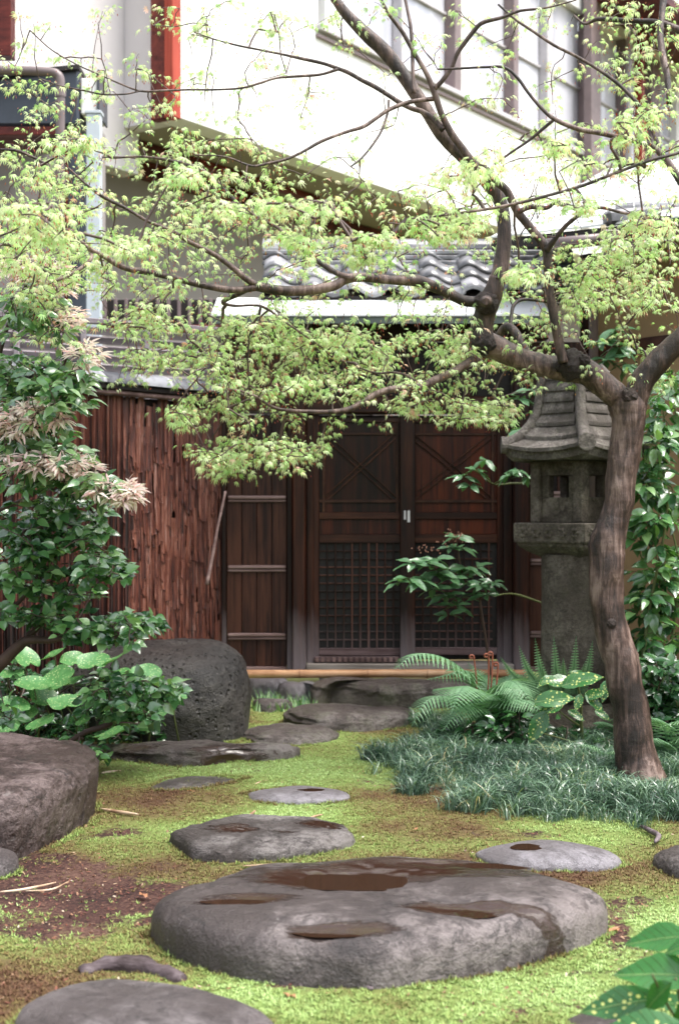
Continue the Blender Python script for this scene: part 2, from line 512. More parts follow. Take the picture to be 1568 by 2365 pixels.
def stone(name, label, outline, h, mat, e1=.6, e2=.8, zb=.6, nseg=120, amp=.012, freq=5, seed=0, dents=(), tilt=(0, 0), under=0.0, sink=.03, group=None, world_outline=False, shelf=0.0, z0=0.0, cat='stone', wet=()):
    if world_outline:
        pts = [(a, b) for a, b in outline]
    else:
        ys = [p[1] for p in outline]; y0, y1 = min(ys), max(ys)
        pts = []
        for px, py in outline:
            t = (y1 - py) / (y1 - y0)
            t = max(0, min(1, (t - .3) / .6)); t = t * t * (3 - 2 * t)
            g = G(px, py, z0 + h * zb * t); pts.append((g.x, g.y))
    per = max(2, nseg // len(pts))
    cl = catmull([(*p, 0) for p in pts] + [(*pts[0], 0)], per)[:-1]
    cl = np.array(cl)[:, :2]
    n = len(cl)
    c = cl.mean(0)
    size = np.abs(cl - c).max()
    rr = [1.0, .997, .992, .985, .975, .963, .95, .935, .92, .90, .88, .86, .835, .81, .785, .76, .73, .70, .67, .64, .61, .57, .53, .49, .45, .41, .37, .33, .29, .25, .21, .17, .13, .09, .05]
    V = []
    def put(xy, z, edge):
        p = Vector((xy[0], xy[1], z))
        q = p * freq + Vector((seed * 7.7, seed * 3.1, 0))
        nv = mnoise.noise_vector(q) + mnoise.noise_vector(q * 2.7) * .45 + mnoise.noise_vector(q * 7.1) * .24 + mnoise.noise_vector(q * 17) * (.26 if mat in (ST_ROUGH, ST_STEP, ST_BROWN) else .10)
        if shelf:
            s_ = mnoise.noise(Vector((q.x * .8, q.y * .8, z * 60)))
            nv.x += s_ * shelf; nv.y += s_ * shelf
        p += Vector((nv.x, nv.y, nv.z * .8)) * amp * (1 if edge else .75)
        for (dx, dy, rx, ry, dep) in dents:
            u = ((p.x - dx) / rx) ** 2 + ((p.y - dy) / ry) ** 2
            u *= 1 + .5 * mnoise.noise(Vector((p.x * 14, p.y * 22, seed)))
            if u < 6: p.z -= dep * math.exp(-u * u * .8)
        return p
    for xy in cl: V.append(put(c + (xy - c) * (1 - under), z0 - sink, True))
    for j, r in enumerate(rr):
        z = h * max(0, 1 - r ** (2 / e1)) ** (e2 / 2)
        for xy in cl:
            k = r * (1 - under * max(0, 1 - z / (h * .75)))
            q = c + (xy - c) * k
            zz = z * (1 + tilt[0] * (q[0] - c[0]) / size + tilt[1] * (q[1] - c[1]) / size)
            V.append(put(q, z0 + zz, z < h * .8))
    rings = len(rr) + 1
    V.append(put(c, z0 + h, False))
    Fc = []
    for j in range(rings - 1):
        for k in range(n):
            a = j * n + k; b = j * n + (k + 1) % n
            Fc.append([a, b, b + n, a + n])
    last = (rings - 1) * n
    for k in range(n): Fc.append([last + k, last + (k + 1) % n, len(V) - 1])
    # outline direction decides the winding
    area = sum(cl[i][0] * cl[(i + 1) % n][1] - cl[(i + 1) % n][0] * cl[i][1] for i in range(n))
    if area < 0: Fc = [f[::-1] for f in Fc]
    EDGES.append((cl, z0))
    at = None
    if wet:
        A = np.array([tuple(v) for v in V]); wv = np.zeros(len(A))
        for (px, py, rx, ry, k) in wet:
            g_ = G(px, py, z0 + h * .93); wv = np.maximum(wv, k * np.exp(-(((A[:, 0] - g_.x) / rx) ** 2 + ((A[:, 1] - g_.y) / ry) ** 2) ** 1.5))
        at = {'wet': wv}
    o = mk(name, V, Fc, mat, smooth=True, attr=at)
    tag(o, label, cat, group)
    return o

EDGES = []
GS = 'stepping stones set in the moss'
big_dents = []
PUD = [(840, 2034, .20, .12, .016), (1060, 2099, .12, .06, .015), (780, 2141, .12, .04, .012), (560, 2080, .10, .035, .010), (1020, 2000, .24, .05, .010)]
for (px, py, rx, ry, d) in PUD:
    g = G(px, py, .14); big_dents.append((g.x, g.y, rx, ry, d))
BIGWET = [(740, 2030, .24, .14, .9), (960, 2010, .42, .17, .85), (1180, 2012, .16, .10, .6), (1060, 2098, .17, .055, 1.0), (1230, 2099, .13, .04, .7), (780, 2142, .16, .05, .9), (570, 2078, .16, .06, .75), (600, 2020, .16, .1, .45)]
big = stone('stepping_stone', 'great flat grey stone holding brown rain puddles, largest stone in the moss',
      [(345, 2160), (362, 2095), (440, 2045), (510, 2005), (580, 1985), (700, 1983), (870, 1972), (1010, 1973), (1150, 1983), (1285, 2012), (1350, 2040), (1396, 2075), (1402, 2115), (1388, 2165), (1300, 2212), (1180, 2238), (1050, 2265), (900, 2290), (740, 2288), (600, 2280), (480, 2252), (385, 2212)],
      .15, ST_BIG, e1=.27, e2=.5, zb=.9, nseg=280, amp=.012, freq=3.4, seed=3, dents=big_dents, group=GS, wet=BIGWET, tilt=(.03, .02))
def puddles(st, dents, k1=1.0):
    co = np.zeros(len(st.data.vertices) * 3); st.data.vertices.foreach_get('co', co); co = co.reshape(-1, 3) + np.array(ORIG[st.name])
    for (dx, dy, rx, ry, d) in dents:
        e = np.hypot((co[:, 0] - dx) / rx, (co[:, 1] - dy) / ry)
        inner = co[(e < .5) & (co[:, 2] > .02), 2]; rim = co[(e > 1.25) & (e < 1.5) & (co[:, 2] > .02), 2]
        if len(inner) < 2: continue
        lvl = min(inner.min() + d * .5, np.percentile(rim, 12) - .0005) if len(rim) else inner.min() + d * .6
        lvl = max(lvl, inner.min() + .0025)
        th = np.linspace(0, 2 * math.pi, 33)[:-1]
        V = [(dx + math.cos(a) * rx * 1.1 * (1 + .12 * math.sin(3 * a + dx * 50)), dy + math.sin(a) * ry * 1.1 * (1 + .15 * math.sin(2 * a + dy * 30)), lvl) for a in th]
        mk('puddle', V, [list(range(32))], WATER, st)
puddles(big, big_dents)
lens = stone('stepping_stone', 'smooth pale grey lens-shaped stone with one dark wet spot, right behind the great stone',
      [(1096, 1972), (1130, 1950), (1190, 1940), (1260, 1937), (1340, 1945), (1400, 1965), (1432, 1990), (1425, 2003), (1370, 2010), (1290, 2011), (1200, 2008), (1135, 1998)], .055, ST_LILAC, e1=1.0, e2=.9, amp=.003, group=GS, dents=[(G(1232, 1953, .05).x, G(1232, 1953, .05).y, .075, .055, .008)])
puddles(lens, [(G(1232, 1953, .05).x, G(1232, 1953, .05).y, .075, .055, .008)])
stone('stepping_stone', 'rough grey stone with wet hollows, behind the left half of the great stone',
      [(390, 1940), (430, 1915), (500, 1895), (560, 1885), (680, 1892), (770, 1898), (812, 1922), (815, 1950), (740, 1972), (650, 1985), (540, 1995), (470, 1992), (425, 1975)], .06, ST_ROUGH, e1=.35, e2=.6, amp=.022, freq=6, seed=11, group=GS, wet=[(540, 1915, .12, .07, .7), (740, 1905, .10, .08, .9), (640, 1925, .14, .05, .45)])
oval = stone('stepping_stone', 'small smooth oval grey stone with a dark wet streak in the open moss',
      [(570, 1838), (600, 1823), (680, 1814), (760, 1818), (805, 1835), (800, 1850), (740, 1857), (650, 1858), (590, 1852)], .035, ST_LILAC, e1=.8, e2=.8, amp=.004, seed=4, group=GS, dents=[(G(710, 1822, .035).x, G(710, 1822, .035).y, .07, .04, .006)])
puddles(oval, [(G(710, 1822, .035).x, G(710, 1822, .035).y, .07, .04, .006)])
stone('stepping_stone', 'thin pointed stone almost flush with the moss, between long slab and oval stone',
      [(340, 1825), (385, 1800), (440, 1792), (510, 1794), (572, 1800), (530, 1812), (460, 1828), (390, 1830)], .02, ST_ROUGH, e1=.6, e2=.7, amp=.004, seed=5, group=GS)
stone('stepping_stone', 'long flat slab with a ragged broken front edge, lying in front of the big boulder',
      [(180, 1735), (240, 1718), (330, 1712), (470, 1710), (560, 1715), (640, 1732), (692, 1748), (640, 1758), (540, 1765), (430, 1772), (330, 1766), (250, 1758)], .085, ST_STEP, e1=.3, e2=.5, zb=.9, amp=.02, freq=5, seed=6, group=GS, shelf=.8, wet=[(560, 1735, .3, .2, .8), (330, 1722, .2, .1, .5)])
stone('stepping_stone', 'low rounded brown stone at the right foot of the big boulder',
      [(550, 1695), (575, 1680), (640, 1673), (720, 1676), (775, 1692), (765, 1712), (700, 1722), (620, 1722), (570, 1710)], .06, ST_STEP, e1=.6, e2=.8, amp=.018, freq=5, seed=7, group=GS, shelf=.5)
stone('stepping_stone', 'thick dark brown stone in front of the door step, beside the fern',
      [(650, 1650), (680, 1630), (760, 1624), (860, 1630), (935, 1642), (960, 1660), (930, 1680), (840, 1690), (740, 1690), (670, 1678)], .10, ST_STEP, e1=.4, e2=.6, zb=.85, amp=.020, seed=8, group=GS, shelf=.5)
stone('stepping_stone', 'grey rounded stone cut off by the bottom edge, nearest of the stepping stones',
      [(35, 2365), (50, 2325), (110, 2290), (200, 2268), (300, 2265), (430, 2280), (540, 2310), (615, 2350), (640, 2400), (560, 2460), (380, 2500), (180, 2490), (70, 2430)], .07, ST_GREY, e1=.7, e2=.7, zb=.5, amp=.007, seed=9, group=GS)
stone('stepping_stone', 'small brown mossy stone low at the right edge, level with the pale lens-shaped stone',
      [(1500, 1985), (1520, 1965), (1570, 1955), (1640, 1962), (1680, 1990), (1640, 2020), (1580, 2028), (1530, 2010)], .06, ST_ROUGH, e1=.6, e2=.8, amp=.012, seed=10, group=GS)
stone('stepping_stone', 'flat brown earth-stained stone under the spotted leaves in the bottom right corner',
      [(1310, 2350), (1345, 2335), (1400, 2332), (1470, 2350), (1480, 2390), (1400, 2410), (1330, 2390)], .015, ST_ROUGH, e1=.6, e2=.8, amp=.005, seed=12, group=GS)
stone('door_step_stone', 'broad brown stone step directly in front of the bamboo pole and doors',
      [(715, 1600), (730, 1578), (800, 1569), (900, 1567), (1000, 1570), (1120, 1572), (1180, 1590), (1170, 1620), (1080, 1634), (960, 1634), (840, 1632), (750, 1625)], .16, ST_STEP, e1=.3, e2=.5, zb=.95, amp=.022, shelf=.5, seed=13, cat='stone step')
for (lab, ol, h) in (
    ('pale pinkish flat stone left of the door step, under the end of the bamboo pole', [(565, 1585), (590, 1572), (640, 1572), (668, 1583), (660, 1600), (600, 1606), (570, 1600)], .13),
    ('pale grey stone wedged between the pinkish stone and the door step', [(640, 1600), (665, 1583), (715, 1580), (740, 1592), (735, 1612), (690, 1622), (650, 1618)], .12),
    ('small greyish edging stone in the weeds beside the boulder', [(585, 1632), (610, 1615), (650, 1614), (675, 1626), (655, 1642), (610, 1645)], .07)):
    stone('edging_stone', lab, ol, h, ST_ROUGH if 'greyish' in lab else ST_LILAC, e1=.5, e2=.6, zb=.9, nseg=60, amp=.012, seed=len(lab), group='small stones at the foot of the gate')

stone('boulder', 'big dark pitted boulder with a domed top standing before the bark wall',
      [(-1.32, 7.72), (-.95, 7.55), (-.62, 7.62), (-.50, 7.85), (-.50, 8.2), (-.66, 8.5), (-1.0, 8.6), (-1.5, 8.45), (-1.66, 8.05)], .50, ST_DARK, e1=.50, e2=.75, amp=.035, freq=3.0, seed=5, world_outline=True, tilt=(.12, .05), under=.04, cat='boulder')
stone('rock', 'big squared brown rock with a flat top at the left edge, above the bare earth',
      [(-1.52, 5.02), (-1.22, 4.98), (-1.10, 5.12), (-1.02, 5.45), (-.985, 5.70), (-1.04, 6.05), (-1.25, 6.25), (-1.7, 6.3), (-1.95, 5.9), (-1.9, 5.3)], .26, ST_BROWN, e1=.16, e2=.25, amp=.030, freq=3.2, seed=23, world_outline=True, tilt=(-.04, .05), under=.06, shelf=.5, cat='rock')
stone('rock', 'small grey rock peeping out under the big squared rock at the left edge',
      [(-1.5, 4.95), (-1.3, 4.8), (-1.17, 4.83), (-1.12, 4.93), (-1.16, 5.03), (-1.3, 5.1), (-1.5, 5.1)], .07, ST_GREY, e1=.6, e2=.7, amp=.012, seed=25, world_outline=True, nseg=60, cat='rock')

# moss creeping up to and over the feet of the stones
ex, ey, ez = [], [], []
for cl_, z0_ in EDGES:
    n_ = len(cl_); per_ = np.linalg.norm(cl_ - np.roll(cl_, 1, 0), axis=1).sum()
    m_ = int(per_ * 420)
    i_ = RNG.integers(0, n_, m_); t_ = RNG.random(m_)[:, None]
    p_ = cl_[i_] * (1 - t_) + cl_[(i_ + 1) % n_] * t_
    c_ = cl_.mean(0); o_ = (p_ - c_) / np.linalg.norm(p_ - c_, axis=1, keepdims=True)
    p_ = p_ + o_ * (RNG.normal(size=(m_, 1)) * .010 + .007)
    k_ = vnoise(p_[:, 0], p_[:, 1], 9, 77) > .38
    ex.append(p_[k_, 0]); ey.append(p_[k_, 1])
ex = np.concatenate(ex); ey = np.concatenate(ey); N = len(ex)
T = []; TF = []
for k in range(4):
    a = k * math.pi / 2 + .4
    ca, sa = math.cos(a), math.sin(a)
    T += [(-sa * .22, ca * .22, 0), (sa * .22, -ca * .22, 0), (ca * .75, sa * .75, .7 + .4 * (k % 2))]
    TF.append((3 * k, 3 * k + 1, 3 * k + 2))
d = np.stack([np.cos(RNG.random(N) * 6.283), np.sin(RNG.random(N) * 6.283), (RNG.random(N) - .5) * .5], 1)
scatter('moss_fringe', T, TF, np.stack([ex, ey, hgt(ex, ey) - .001], 1), frames(d, np.tile([0, 0, 1.0], (N, 1))), .007 + .011 * RNG.random(N) ** 1.5, bpy.data.materials['moss_tuft'], tint=np.clip(.45 + (vnoise(ex, ey, 4, 5) - .5) * .7 + (RNG.random(N) - .5) * .4, 0, 1), origin=(0, 0, 0))
# ------------------------------------------------------------------ timber, tile and wall materials
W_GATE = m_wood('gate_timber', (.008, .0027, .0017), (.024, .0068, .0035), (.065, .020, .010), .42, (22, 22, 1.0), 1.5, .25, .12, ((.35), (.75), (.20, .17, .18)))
W_RED = m_wood('gate_rail_timber', (.011, .0035, .002), (.028, .009, .005), (.07, .024, .012), .4, (1.2, 22, 22), 1.5, .2, .1)
W_BRACE = m_wood('brace_timber', (.018, .0065, .004), (.04, .016, .009), (.085, .035, .02), .45, (6, 6, 6), 1.5, .2, .1)
W_PANEL = m_wood('door_panel_timber', (.006, .002, .0015), (.022, .005, .003), (.085, .018, .007), .38, (25, 25, 1.1), 2.2, .2, .3)
W_BOARD = m_wood('wall_board_timber', (.006, .0025, .002), (.018, .0065, .0045), (.070, .026, .015), .5, (30, 30, 1.3), 2.5, .5, .3)
W_BATTEN = m_wood('batten_timber', (.09, .055, .05), (.17, .11, .10), (.30, .21, .195), .5, (1.5, 30, 30), 2, .4, .1)
W_LATT = m_wood('lattice_timber', (.012, .005, .003), (.034, .013, .008), (.085, .036, .025), .5, (10, 10, 3), 2, .2, .3, ((.30), (.68), (.12, .10, .105)))
W_DARK = m_plain('dark_timber', (.010, .005, .004), .6)
BAMBOO = m_wood('bamboo', (.20, .095, .045), (.42, .23, .12), (.60, .40, .25), .35, (1.2, 14, 14), 3, .1, .1)
TILE = MT('roof_tile'); TILE.set(TILE.ramp(TILE.math('ADD', TILE.noise(5, 6, .7), TILE.math('MULTIPLY', TILE.math('SUBTRACT', TILE.rand(), .5), .3)), [(.36, (.05, .05, .055)), (.5, (.15, .15, .16)), (.64, (.30, .30, .32))]), .28, TILE.bump(TILE.noise(40, 4), .15, .003), .8); TILE = TILE.m
SHEET = m_plain('copper_sheet_roof', (.62, .64, .64), .4, .1, 3, .1)
PATINA = m_plain('green_patina_edge', (.10, .125, .115), .5, .15, 12)
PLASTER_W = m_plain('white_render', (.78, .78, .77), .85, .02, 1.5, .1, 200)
PLASTER_S = m_plain('shaded_side_render', (.60, .575, .58), .85, .02, 1.5, .1, 200)  # same white render, its shade put into a greyer colour
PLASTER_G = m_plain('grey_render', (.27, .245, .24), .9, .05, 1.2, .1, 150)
SOFFIT = m_plain('olive_soffit', (.25, .225, .17), .85, .04, 1.0, .05)
OCHRE = m_plain('ochre_earth_wall', (.30, .20, .10), .9, .12, 1.6, .3, 120)
RED_P = m_wood('red_lacquer_post', (.16, .020, .012), (.30, .040, .022), (.42, .07, .04), .45, (20, 20, 1), 2, .1, .1)
MAROON = m_wood('maroon_beam', (.04, .006, .005), (.09, .014, .010), (.17, .03, .02), .45, (3, 14, 14), 2, .1, .1)
GREYPOST = m_plain('grey_painted_steel', (.47, .52, .57), .45, .05, 8, .1)
NAVY = m_plain('dark_blue_panel', (.035, .045, .065), .35, .2, 3, .05)
LILAC = m_wood('weathered_slat', (.13, .11, .12), (.22, .19, .205), (.34, .30, .32), .6, (2, 20, 20), 3, .3, .2)
PIPE = m_plain('brown_grey_pipe', (.15, .115, .115), .4, .1, 6, .05)
GLASSY = MT('curtained_glass'); GLASSY.set(GLASSY.ramp(GLASSY.noise(1.2, 2, .5, GLASSY.vec((2.5, 2.5, .2))), [(.35, (.42, .43, .50)), (.6, (.62, .62, .68))]), .12, None, .6); GLASSY = GLASSY.m
FRAME_B = m_plain('brown_window_frame', (.20, .15, .15), .5)
FRAME_L = m_plain('pale_window_frame', (.50, .48, .50), .5)
METAL = m_plain('pale_metal', (.6, .6, .6), .35)

# ------------------------------------------------------------------ gate
GY = 9.70
gs = GY / F
def gx(px): return (px - 784) * gs
def gz(py): return CAM_H - (py - 1182.5) * gs
gate = thing('gate', (gx(940), GY, 0), 'dark brown timber gate with lattice sliding doors under a tiled roof', 'gate')
def gb(name, x0, y0, x1, y1, fy, by, mat, parent=gate, bev=.004):
    return box(name, (gx(x0), GY + fy, gz(y1)), (gx(x1), GY + by, gz(y0)), mat, parent, bev)
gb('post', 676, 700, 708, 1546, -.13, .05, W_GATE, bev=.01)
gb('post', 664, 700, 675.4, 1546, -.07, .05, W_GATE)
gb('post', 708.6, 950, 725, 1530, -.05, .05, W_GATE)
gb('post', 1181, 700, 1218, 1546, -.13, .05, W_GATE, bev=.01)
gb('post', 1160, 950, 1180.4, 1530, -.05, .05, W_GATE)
gb('sill', 709, 1529, 1180, 1548, -.16, .10, m_wood('grey_sill_timber', (.10, .085, .075), (.19, .165, .145), (.30, .27, .245), .6, (1.5, 30, 30), 2, .3, .1))
gb('lintel', 650, 918, 1230, 956, -.10, .06, W_RED, bev=.008)
gb('lintel', 520, 752, 1260, 790, -.16, .0, W_RED, bev=.008)
gb('header_panel', 709, 791, 1180, 917, -.02, .0, W_PANEL)
for px in (800, 943, 1070): gb('strut', px, 791, px + 20, 917, -.06, -.021, W_GATE)
gb('back_board', 709, 957, 1180, 1528, .13, .15, W_DARK)
LB_V = {}
def door(x0, x1, fy):
    d = thing('door', (gx((x0 + x1) / 2), GY, gz(1528)), None, None)
    org = ORIG[gate.name]; d.parent = gate; d.location = ORIG[d.name] - org
    def b(n, a, c, e, f, f0, f1, m, bev=.003): return box(n, (gx(a), GY + fy + f0, gz(f)), (gx(e), GY + fy + f1, gz(c)), m, d, bev)
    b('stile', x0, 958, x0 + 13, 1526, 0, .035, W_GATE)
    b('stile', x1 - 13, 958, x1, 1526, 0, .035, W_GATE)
    xa, xb = x0 + 13, x1 - 13
    b('rail', xa, 964, xb, 976, .003, .033, W_RED)
    b('rail', xa, 1183, xb, 1199, .003, .033, W_RED)
    b('rail', xa, 1234, xb, 1254, .003, .033, W_RED)
    b('rail', xa, 1496, xb, 1513, .003, .033, m_rail)
    b('panel', xa, 976, xb, 1183, .024, .03, W_PANEL)
    b('panel', xa, 1199, xb, 1234, .02, .028, W_PANEL)
    # inner frame and cross braces of the upper panel
    for (a, c, e, f) in ((xa, 1000, xb, 1005), (xa, 1154, xb, 1161)): b('moulding', a, c, e, f, .008, .0235, W_BRACE, .002)
    for xx in (xa + 8, xb - 13): b('moulding', xx, 976, xx + 5, 1183, .006, .0215, W_BRACE, .002)
    xl, xr = xa + 13, xb - 13
    for (p, q) in (((xl, 1005), (xr, 1154)), ((xl, 1154), (xr, 1005))):
        for off in (-7, 7):
            yy = .012 if p[1] < 1100 else .016
            beam('brace', (gx(p[0]), GY + fy + yy, gz(p[1] + off)), (gx(q[0]), GY + fy + yy, gz(q[1] + off)), .006 if yy < .014 else .008, .015, W_BRACE, d, .002, up=(0, 1, 0))
    # lattice
    n = int((xb - xa) / 18)
    key = 'v'
    if key not in LB_V:
        V, Fc = boxm(.011, .011, (1496 - 1254) * gs, .002); LB_V[key] = np_mesh('lattice_bar', V, Fc); LB_V[key].materials.append(W_LATT)
        V, Fc = boxm((xb - xa) * gs, .010, .011, .002); LB_V['h'] = np_mesh('lattice_rail', V, Fc); LB_V['h'].materials.append(W_LATT)
    for k in range(1, n):
        xx = xa + (xb - xa) * k / n
        inst('lattice_bar', LB_V['v'], d, (gx(xx), GY + fy + .0105, gz(1375)), scale=(1.5 if k in (n // 2, n // 2 + 1) else 1, 1, 1))
    for k in range(1, 13):
        inst('lattice_bar', LB_V['h'], d, (gx((xa + xb) / 2), GY + fy + .0225, gz(1254 + (1496 - 1254) * k / 13)))
    b('lattice_backing', xa, 1254, xb, 1496, .031, .0335, W_BACKING)
    return d
m_rail = m_wood('weathered_rail', (.06, .035, .035), (.12, .08, .08), (.2, .15, .15), .5, (1.5, 30, 30), 2, .3, .1)
W_BACKING = m_plain('dark_backing', (.006, .0035, .003), .6)
door(724, 940, -.04)
door(925, 1161, .005)
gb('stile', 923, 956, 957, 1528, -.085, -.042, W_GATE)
# notched foot strip under the left door
strip = gb('foot_strip', 726, 1514, 921, 1528, -.07, -.045, m_rail)
for k in range(15): gb('notch_block', 729 + k * 13, 1516, 736 + k * 13, 1526, -.085, -.0705, W_BATTEN, bev=.002)
lt = box('latch', (gx(931), GY - .093, gz(1200)), (gx(935.5), GY - .0855, gz(1179)), METAL, gate, .002)
box('latch', (gx(939), GY - .098, gz(1206)), (gx(945), GY - .0855, gz(1179)), METAL, gate, .002)
# side panels of vertical boards with battens
def side_panel(x0, x1, nb, batt, base):
    w = (x1 - x0) / nb
    for k in range(nb):
        gb('board', x0 + k * w + .3, 960, x0 + (k + 1) * w - .3, 1538, -.03 - .006 * (k % 2), .0, W_BOARD, bev=.003)
    gb('board_backing', x0, 958, x1, 1538, .004, .02, W_DARK)
    for y in batt:
        gb('batten', x0 + 3, y - 7, x1 - 2, y + 1, -.062, -.037, W_BATTEN, bev=.006)
        gb('batten', x0 + 3, y + 2.5, x1 - 2, y + 8, -.054, -.037, W_BATTEN, bev=.006)
    gb('ground_beam', x0, 1538, x1, 1549, -.07, .02, W_BATTEN)
side_panel(525, 663, 4, (1152, 1312, 1468), 1538)
side_panel(1219, 1350, 4, (1142, 1297, 1463), 1538)
gb('lintel', 515, 918, 664, 950, -.08, .02, W_RED); gb('lintel', 1218.5, 918, 1360, 950, -.08, .02, W_RED)
gb('post', 514, 700, 524.5, 1546, -.06, .03, W_GATE)
gb('upper_board', 520, 791, 663, 917, -.03, 0, W_BOARD); gb('upper_board', 1219, 791, 1350, 917, -.03, 0, W_BOARD)

# roof: sheet eave, tiles, ridge
def quad_slab(name, x0, x1, Y0, z0, Y1, z1, th, mat, parent, bev=0):
    V = [(x0, Y0, z0), (x1, Y0, z0), (x1, Y1, z1), (x0, Y1, z1), (x0, Y0, z0 - th), (x1, Y0, z0 - th), (x1, Y1, z1 - th), (x0, Y1, z1 - th)]
    Fc = [[0, 1, 2, 3], [7, 6, 5, 4], [0, 4, 5, 1], [1, 5, 6, 2], [2, 6, 7, 3], [3, 7, 4, 0]]
    return mk(name, V, Fc, mat, parent)
rx0, rx1 = (488 - 784) / F * 9.15, (1272 - 784) / F * 9.15
roof = quad_slab('roof', rx0, rx1, 9.15, 2.513, 9.62, 2.69, .012, SHEET, gate)
quad_slab('fascia', rx0 + .01, rx1 - .01, 9.165, 2.5, 9.2, 2.513, .045, PATINA, roof)
quad_slab('eave_board', rx0 + .03, rx1 - .03, 9.21, 2.49, 10.4, 2.64, .02, W_DARK, roof)
for k in range(9):
    x = rx0 + .15 + k * (rx1 - rx0 - .3) / 8
    beam('rafter', (x, 9.24, 2.455), (x, 9.9, 2.56), .035, .04, W_DARK, roof)
def s_tile_mesh(w=.27, L=.30, th=.026):
    n = 14; V = []; Fc = []
    for j, (yy, lift) in enumerate(((0, .0), (L * .5, .0), (L, .0))):
        for layer in (0, 1):
            for i in range(n + 1):
                u = i / n
                zz = .034 * math.sin(u * 2 * math.pi) * (1 if u < .5 else .8) - .0
                V.append((u * w * 1.08, yy, zz - layer * th))
    m = n + 1
    def id(j, l, i): return j * 2 * m + l * m + i
    for j in range(2):
        for i in range(n):
            Fc.append([id(j, 0, i), id(j, 0, i + 1), id(j + 1, 0, i + 1), id(j + 1, 0, i)])
            Fc.append([id(j, 1, i), id(j + 1, 1, i), id(j + 1, 1, i + 1), id(j, 1, i + 1)])
    for i in range(n): Fc.append([id(0, 0, i), id(0, 1, i), id(0, 1, i + 1), id(0, 0, i + 1)])
    Fc.append([id(0, 0, 0), id(1, 0, 0), id(1, 1, 0), id(0, 1, 0)]); Fc.append([id(0, 0, n), id(0, 1, n), id(1, 1, n), id(1, 0, n)])
    me = np_mesh('roof_tile', V, Fc); me.materials.append(TILE)
    me.polygons.foreach_set('use_smooth', np.array([True] * len(me.polygons)))
    return me
TM = s_tile_mesh()
tx0 = (603 - 784) / F * 9.55
slope = math.atan2(.42, .72)
for r_ in range(4):
    for k in range(8):
        inst('roof_tile', TM, roof, (tx0 + k * .27, 9.52 + r_ * .21 * math.cos(slope), 2.715 + r_ * .21 * math.sin(slope) + .012), (slope - .10, 0, random.uniform(-.012, .012)))
tx1 = tx0 + 8 * .27
quad_slab('tile_bed', tx0, tx1, 9.55, 2.69, 10.15, 3.02, .04, W_DARK, roof)
for k in range(3):
    box('ridge_course', (tx0 - .02, 10.08 - .012 * (2 - k), 2.985 + k * .04), (tx1 + .02, 10.32 + .012 * (2 - k), 3.02 + k * .04), TILE, roof, .008)
for k in range(9):
    V, Fc = tube([(tx0 - .02 + k * .245, 10.2, 3.115), (tx0 - .02 + k * .245 + .238, 10.2, 3.115)], [.085, .08], 16)
    mk('ridge_tile', V, Fc, TILE, roof, smooth=False)

# bamboo pole on the stones
bp = thing('bamboo_pole', ((560 - 784) / F * 9.42, 9.42, .15), 'long tan bamboo pole lying across the foot of the gate', 'bamboo pole')
bx0, bx1 = (545 - 784) / F * 9.42, (1213 - 784) / F * 9.42
path = []; rad = []
nodes = [bx0 + (bx1 - bx0) * k for k in (0, .22, .455, .66, .88, 1)]
zc = CAM_H - (1556 - 1182.5) / F * 9.42
for x in np.linspace(bx0, bx1, 121):
    dn = min(abs(x - q) for q in nodes)
    path.append((x, 9.42, zc + .002 * math.sin(x * 3))); rad.append(.0275 + .003 * math.exp(-(dn / .008) ** 2))
V, Fc = tube(path, rad, 16); mk('culm', V, Fc, BAMBOO, bp, smooth=True)
RING = m_plain('bamboo_node', (.26, .12, .05), .5)
for q in nodes[1:-1]:
    V, Fc = tube([(q - .003, 9.42, zc), (q + .003, 9.42, zc)], [.031, .031], 16); mk('node_ring', V, Fc, RING, bp)

# ------------------------------------------------------------------ bark wall running to the left
W0 = Vector((-.80, 9.70, 0)); WD = Vector((-.634, -.773, 0)).normalized(); WN = Vector((WD.y, -WD.x, 0))
if WN.y > 0: WN = -WN
WL = 9.0
wall = thing('bark_wall', W0 + WD * 4.5, 'tall garden wall clad in ragged reddish cedar bark under a tile cap', 'wall')
BARK = MT('cedar_bark')
g1 = BARK.noise(1.0, 6, .7, BARK.vec((60, 60, 2.6)), .5)
g2 = BARK.noise(1.0, 5, .6, BARK.vec((22, 22, 1.6)))
g3 = BARK.noise(2.2, 4)
f = BARK.math('ADD', BARK.math('MULTIPLY', g1, .55), BARK.math('MULTIPLY', g2, .45))
f = BARK.math('ADD', f, BARK.math('MULTIPLY', BARK.math('SUBTRACT', BARK.rand(), .5), .13))
bc = BARK.ramp(f, [(.40, (.008, .0025, .002)), (.47, (.040, .011, .008)), (.53, (.100, .026, .016)), (.60, (.20, .070, .042)), (.68, (.30, .20, .18))])
BARK.set(bc, .5, BARK.bump(f, .9, .012), .5); BARK = BARK.m
def pw(s, off, z): return W0 + WD * s + WN * off + Vector((0, 0, z))
V, Fc = boxm(WL, .07, 1.97, .003); ang = math.atan2(WD.y, WD.x)
Rz = Matrix.Rotation(ang, 3, 'Z')
mk('wall_core', [Rz @ v + pw(WL / 2, -.05, .985) for v in V], Fc, W_DARK, wall)
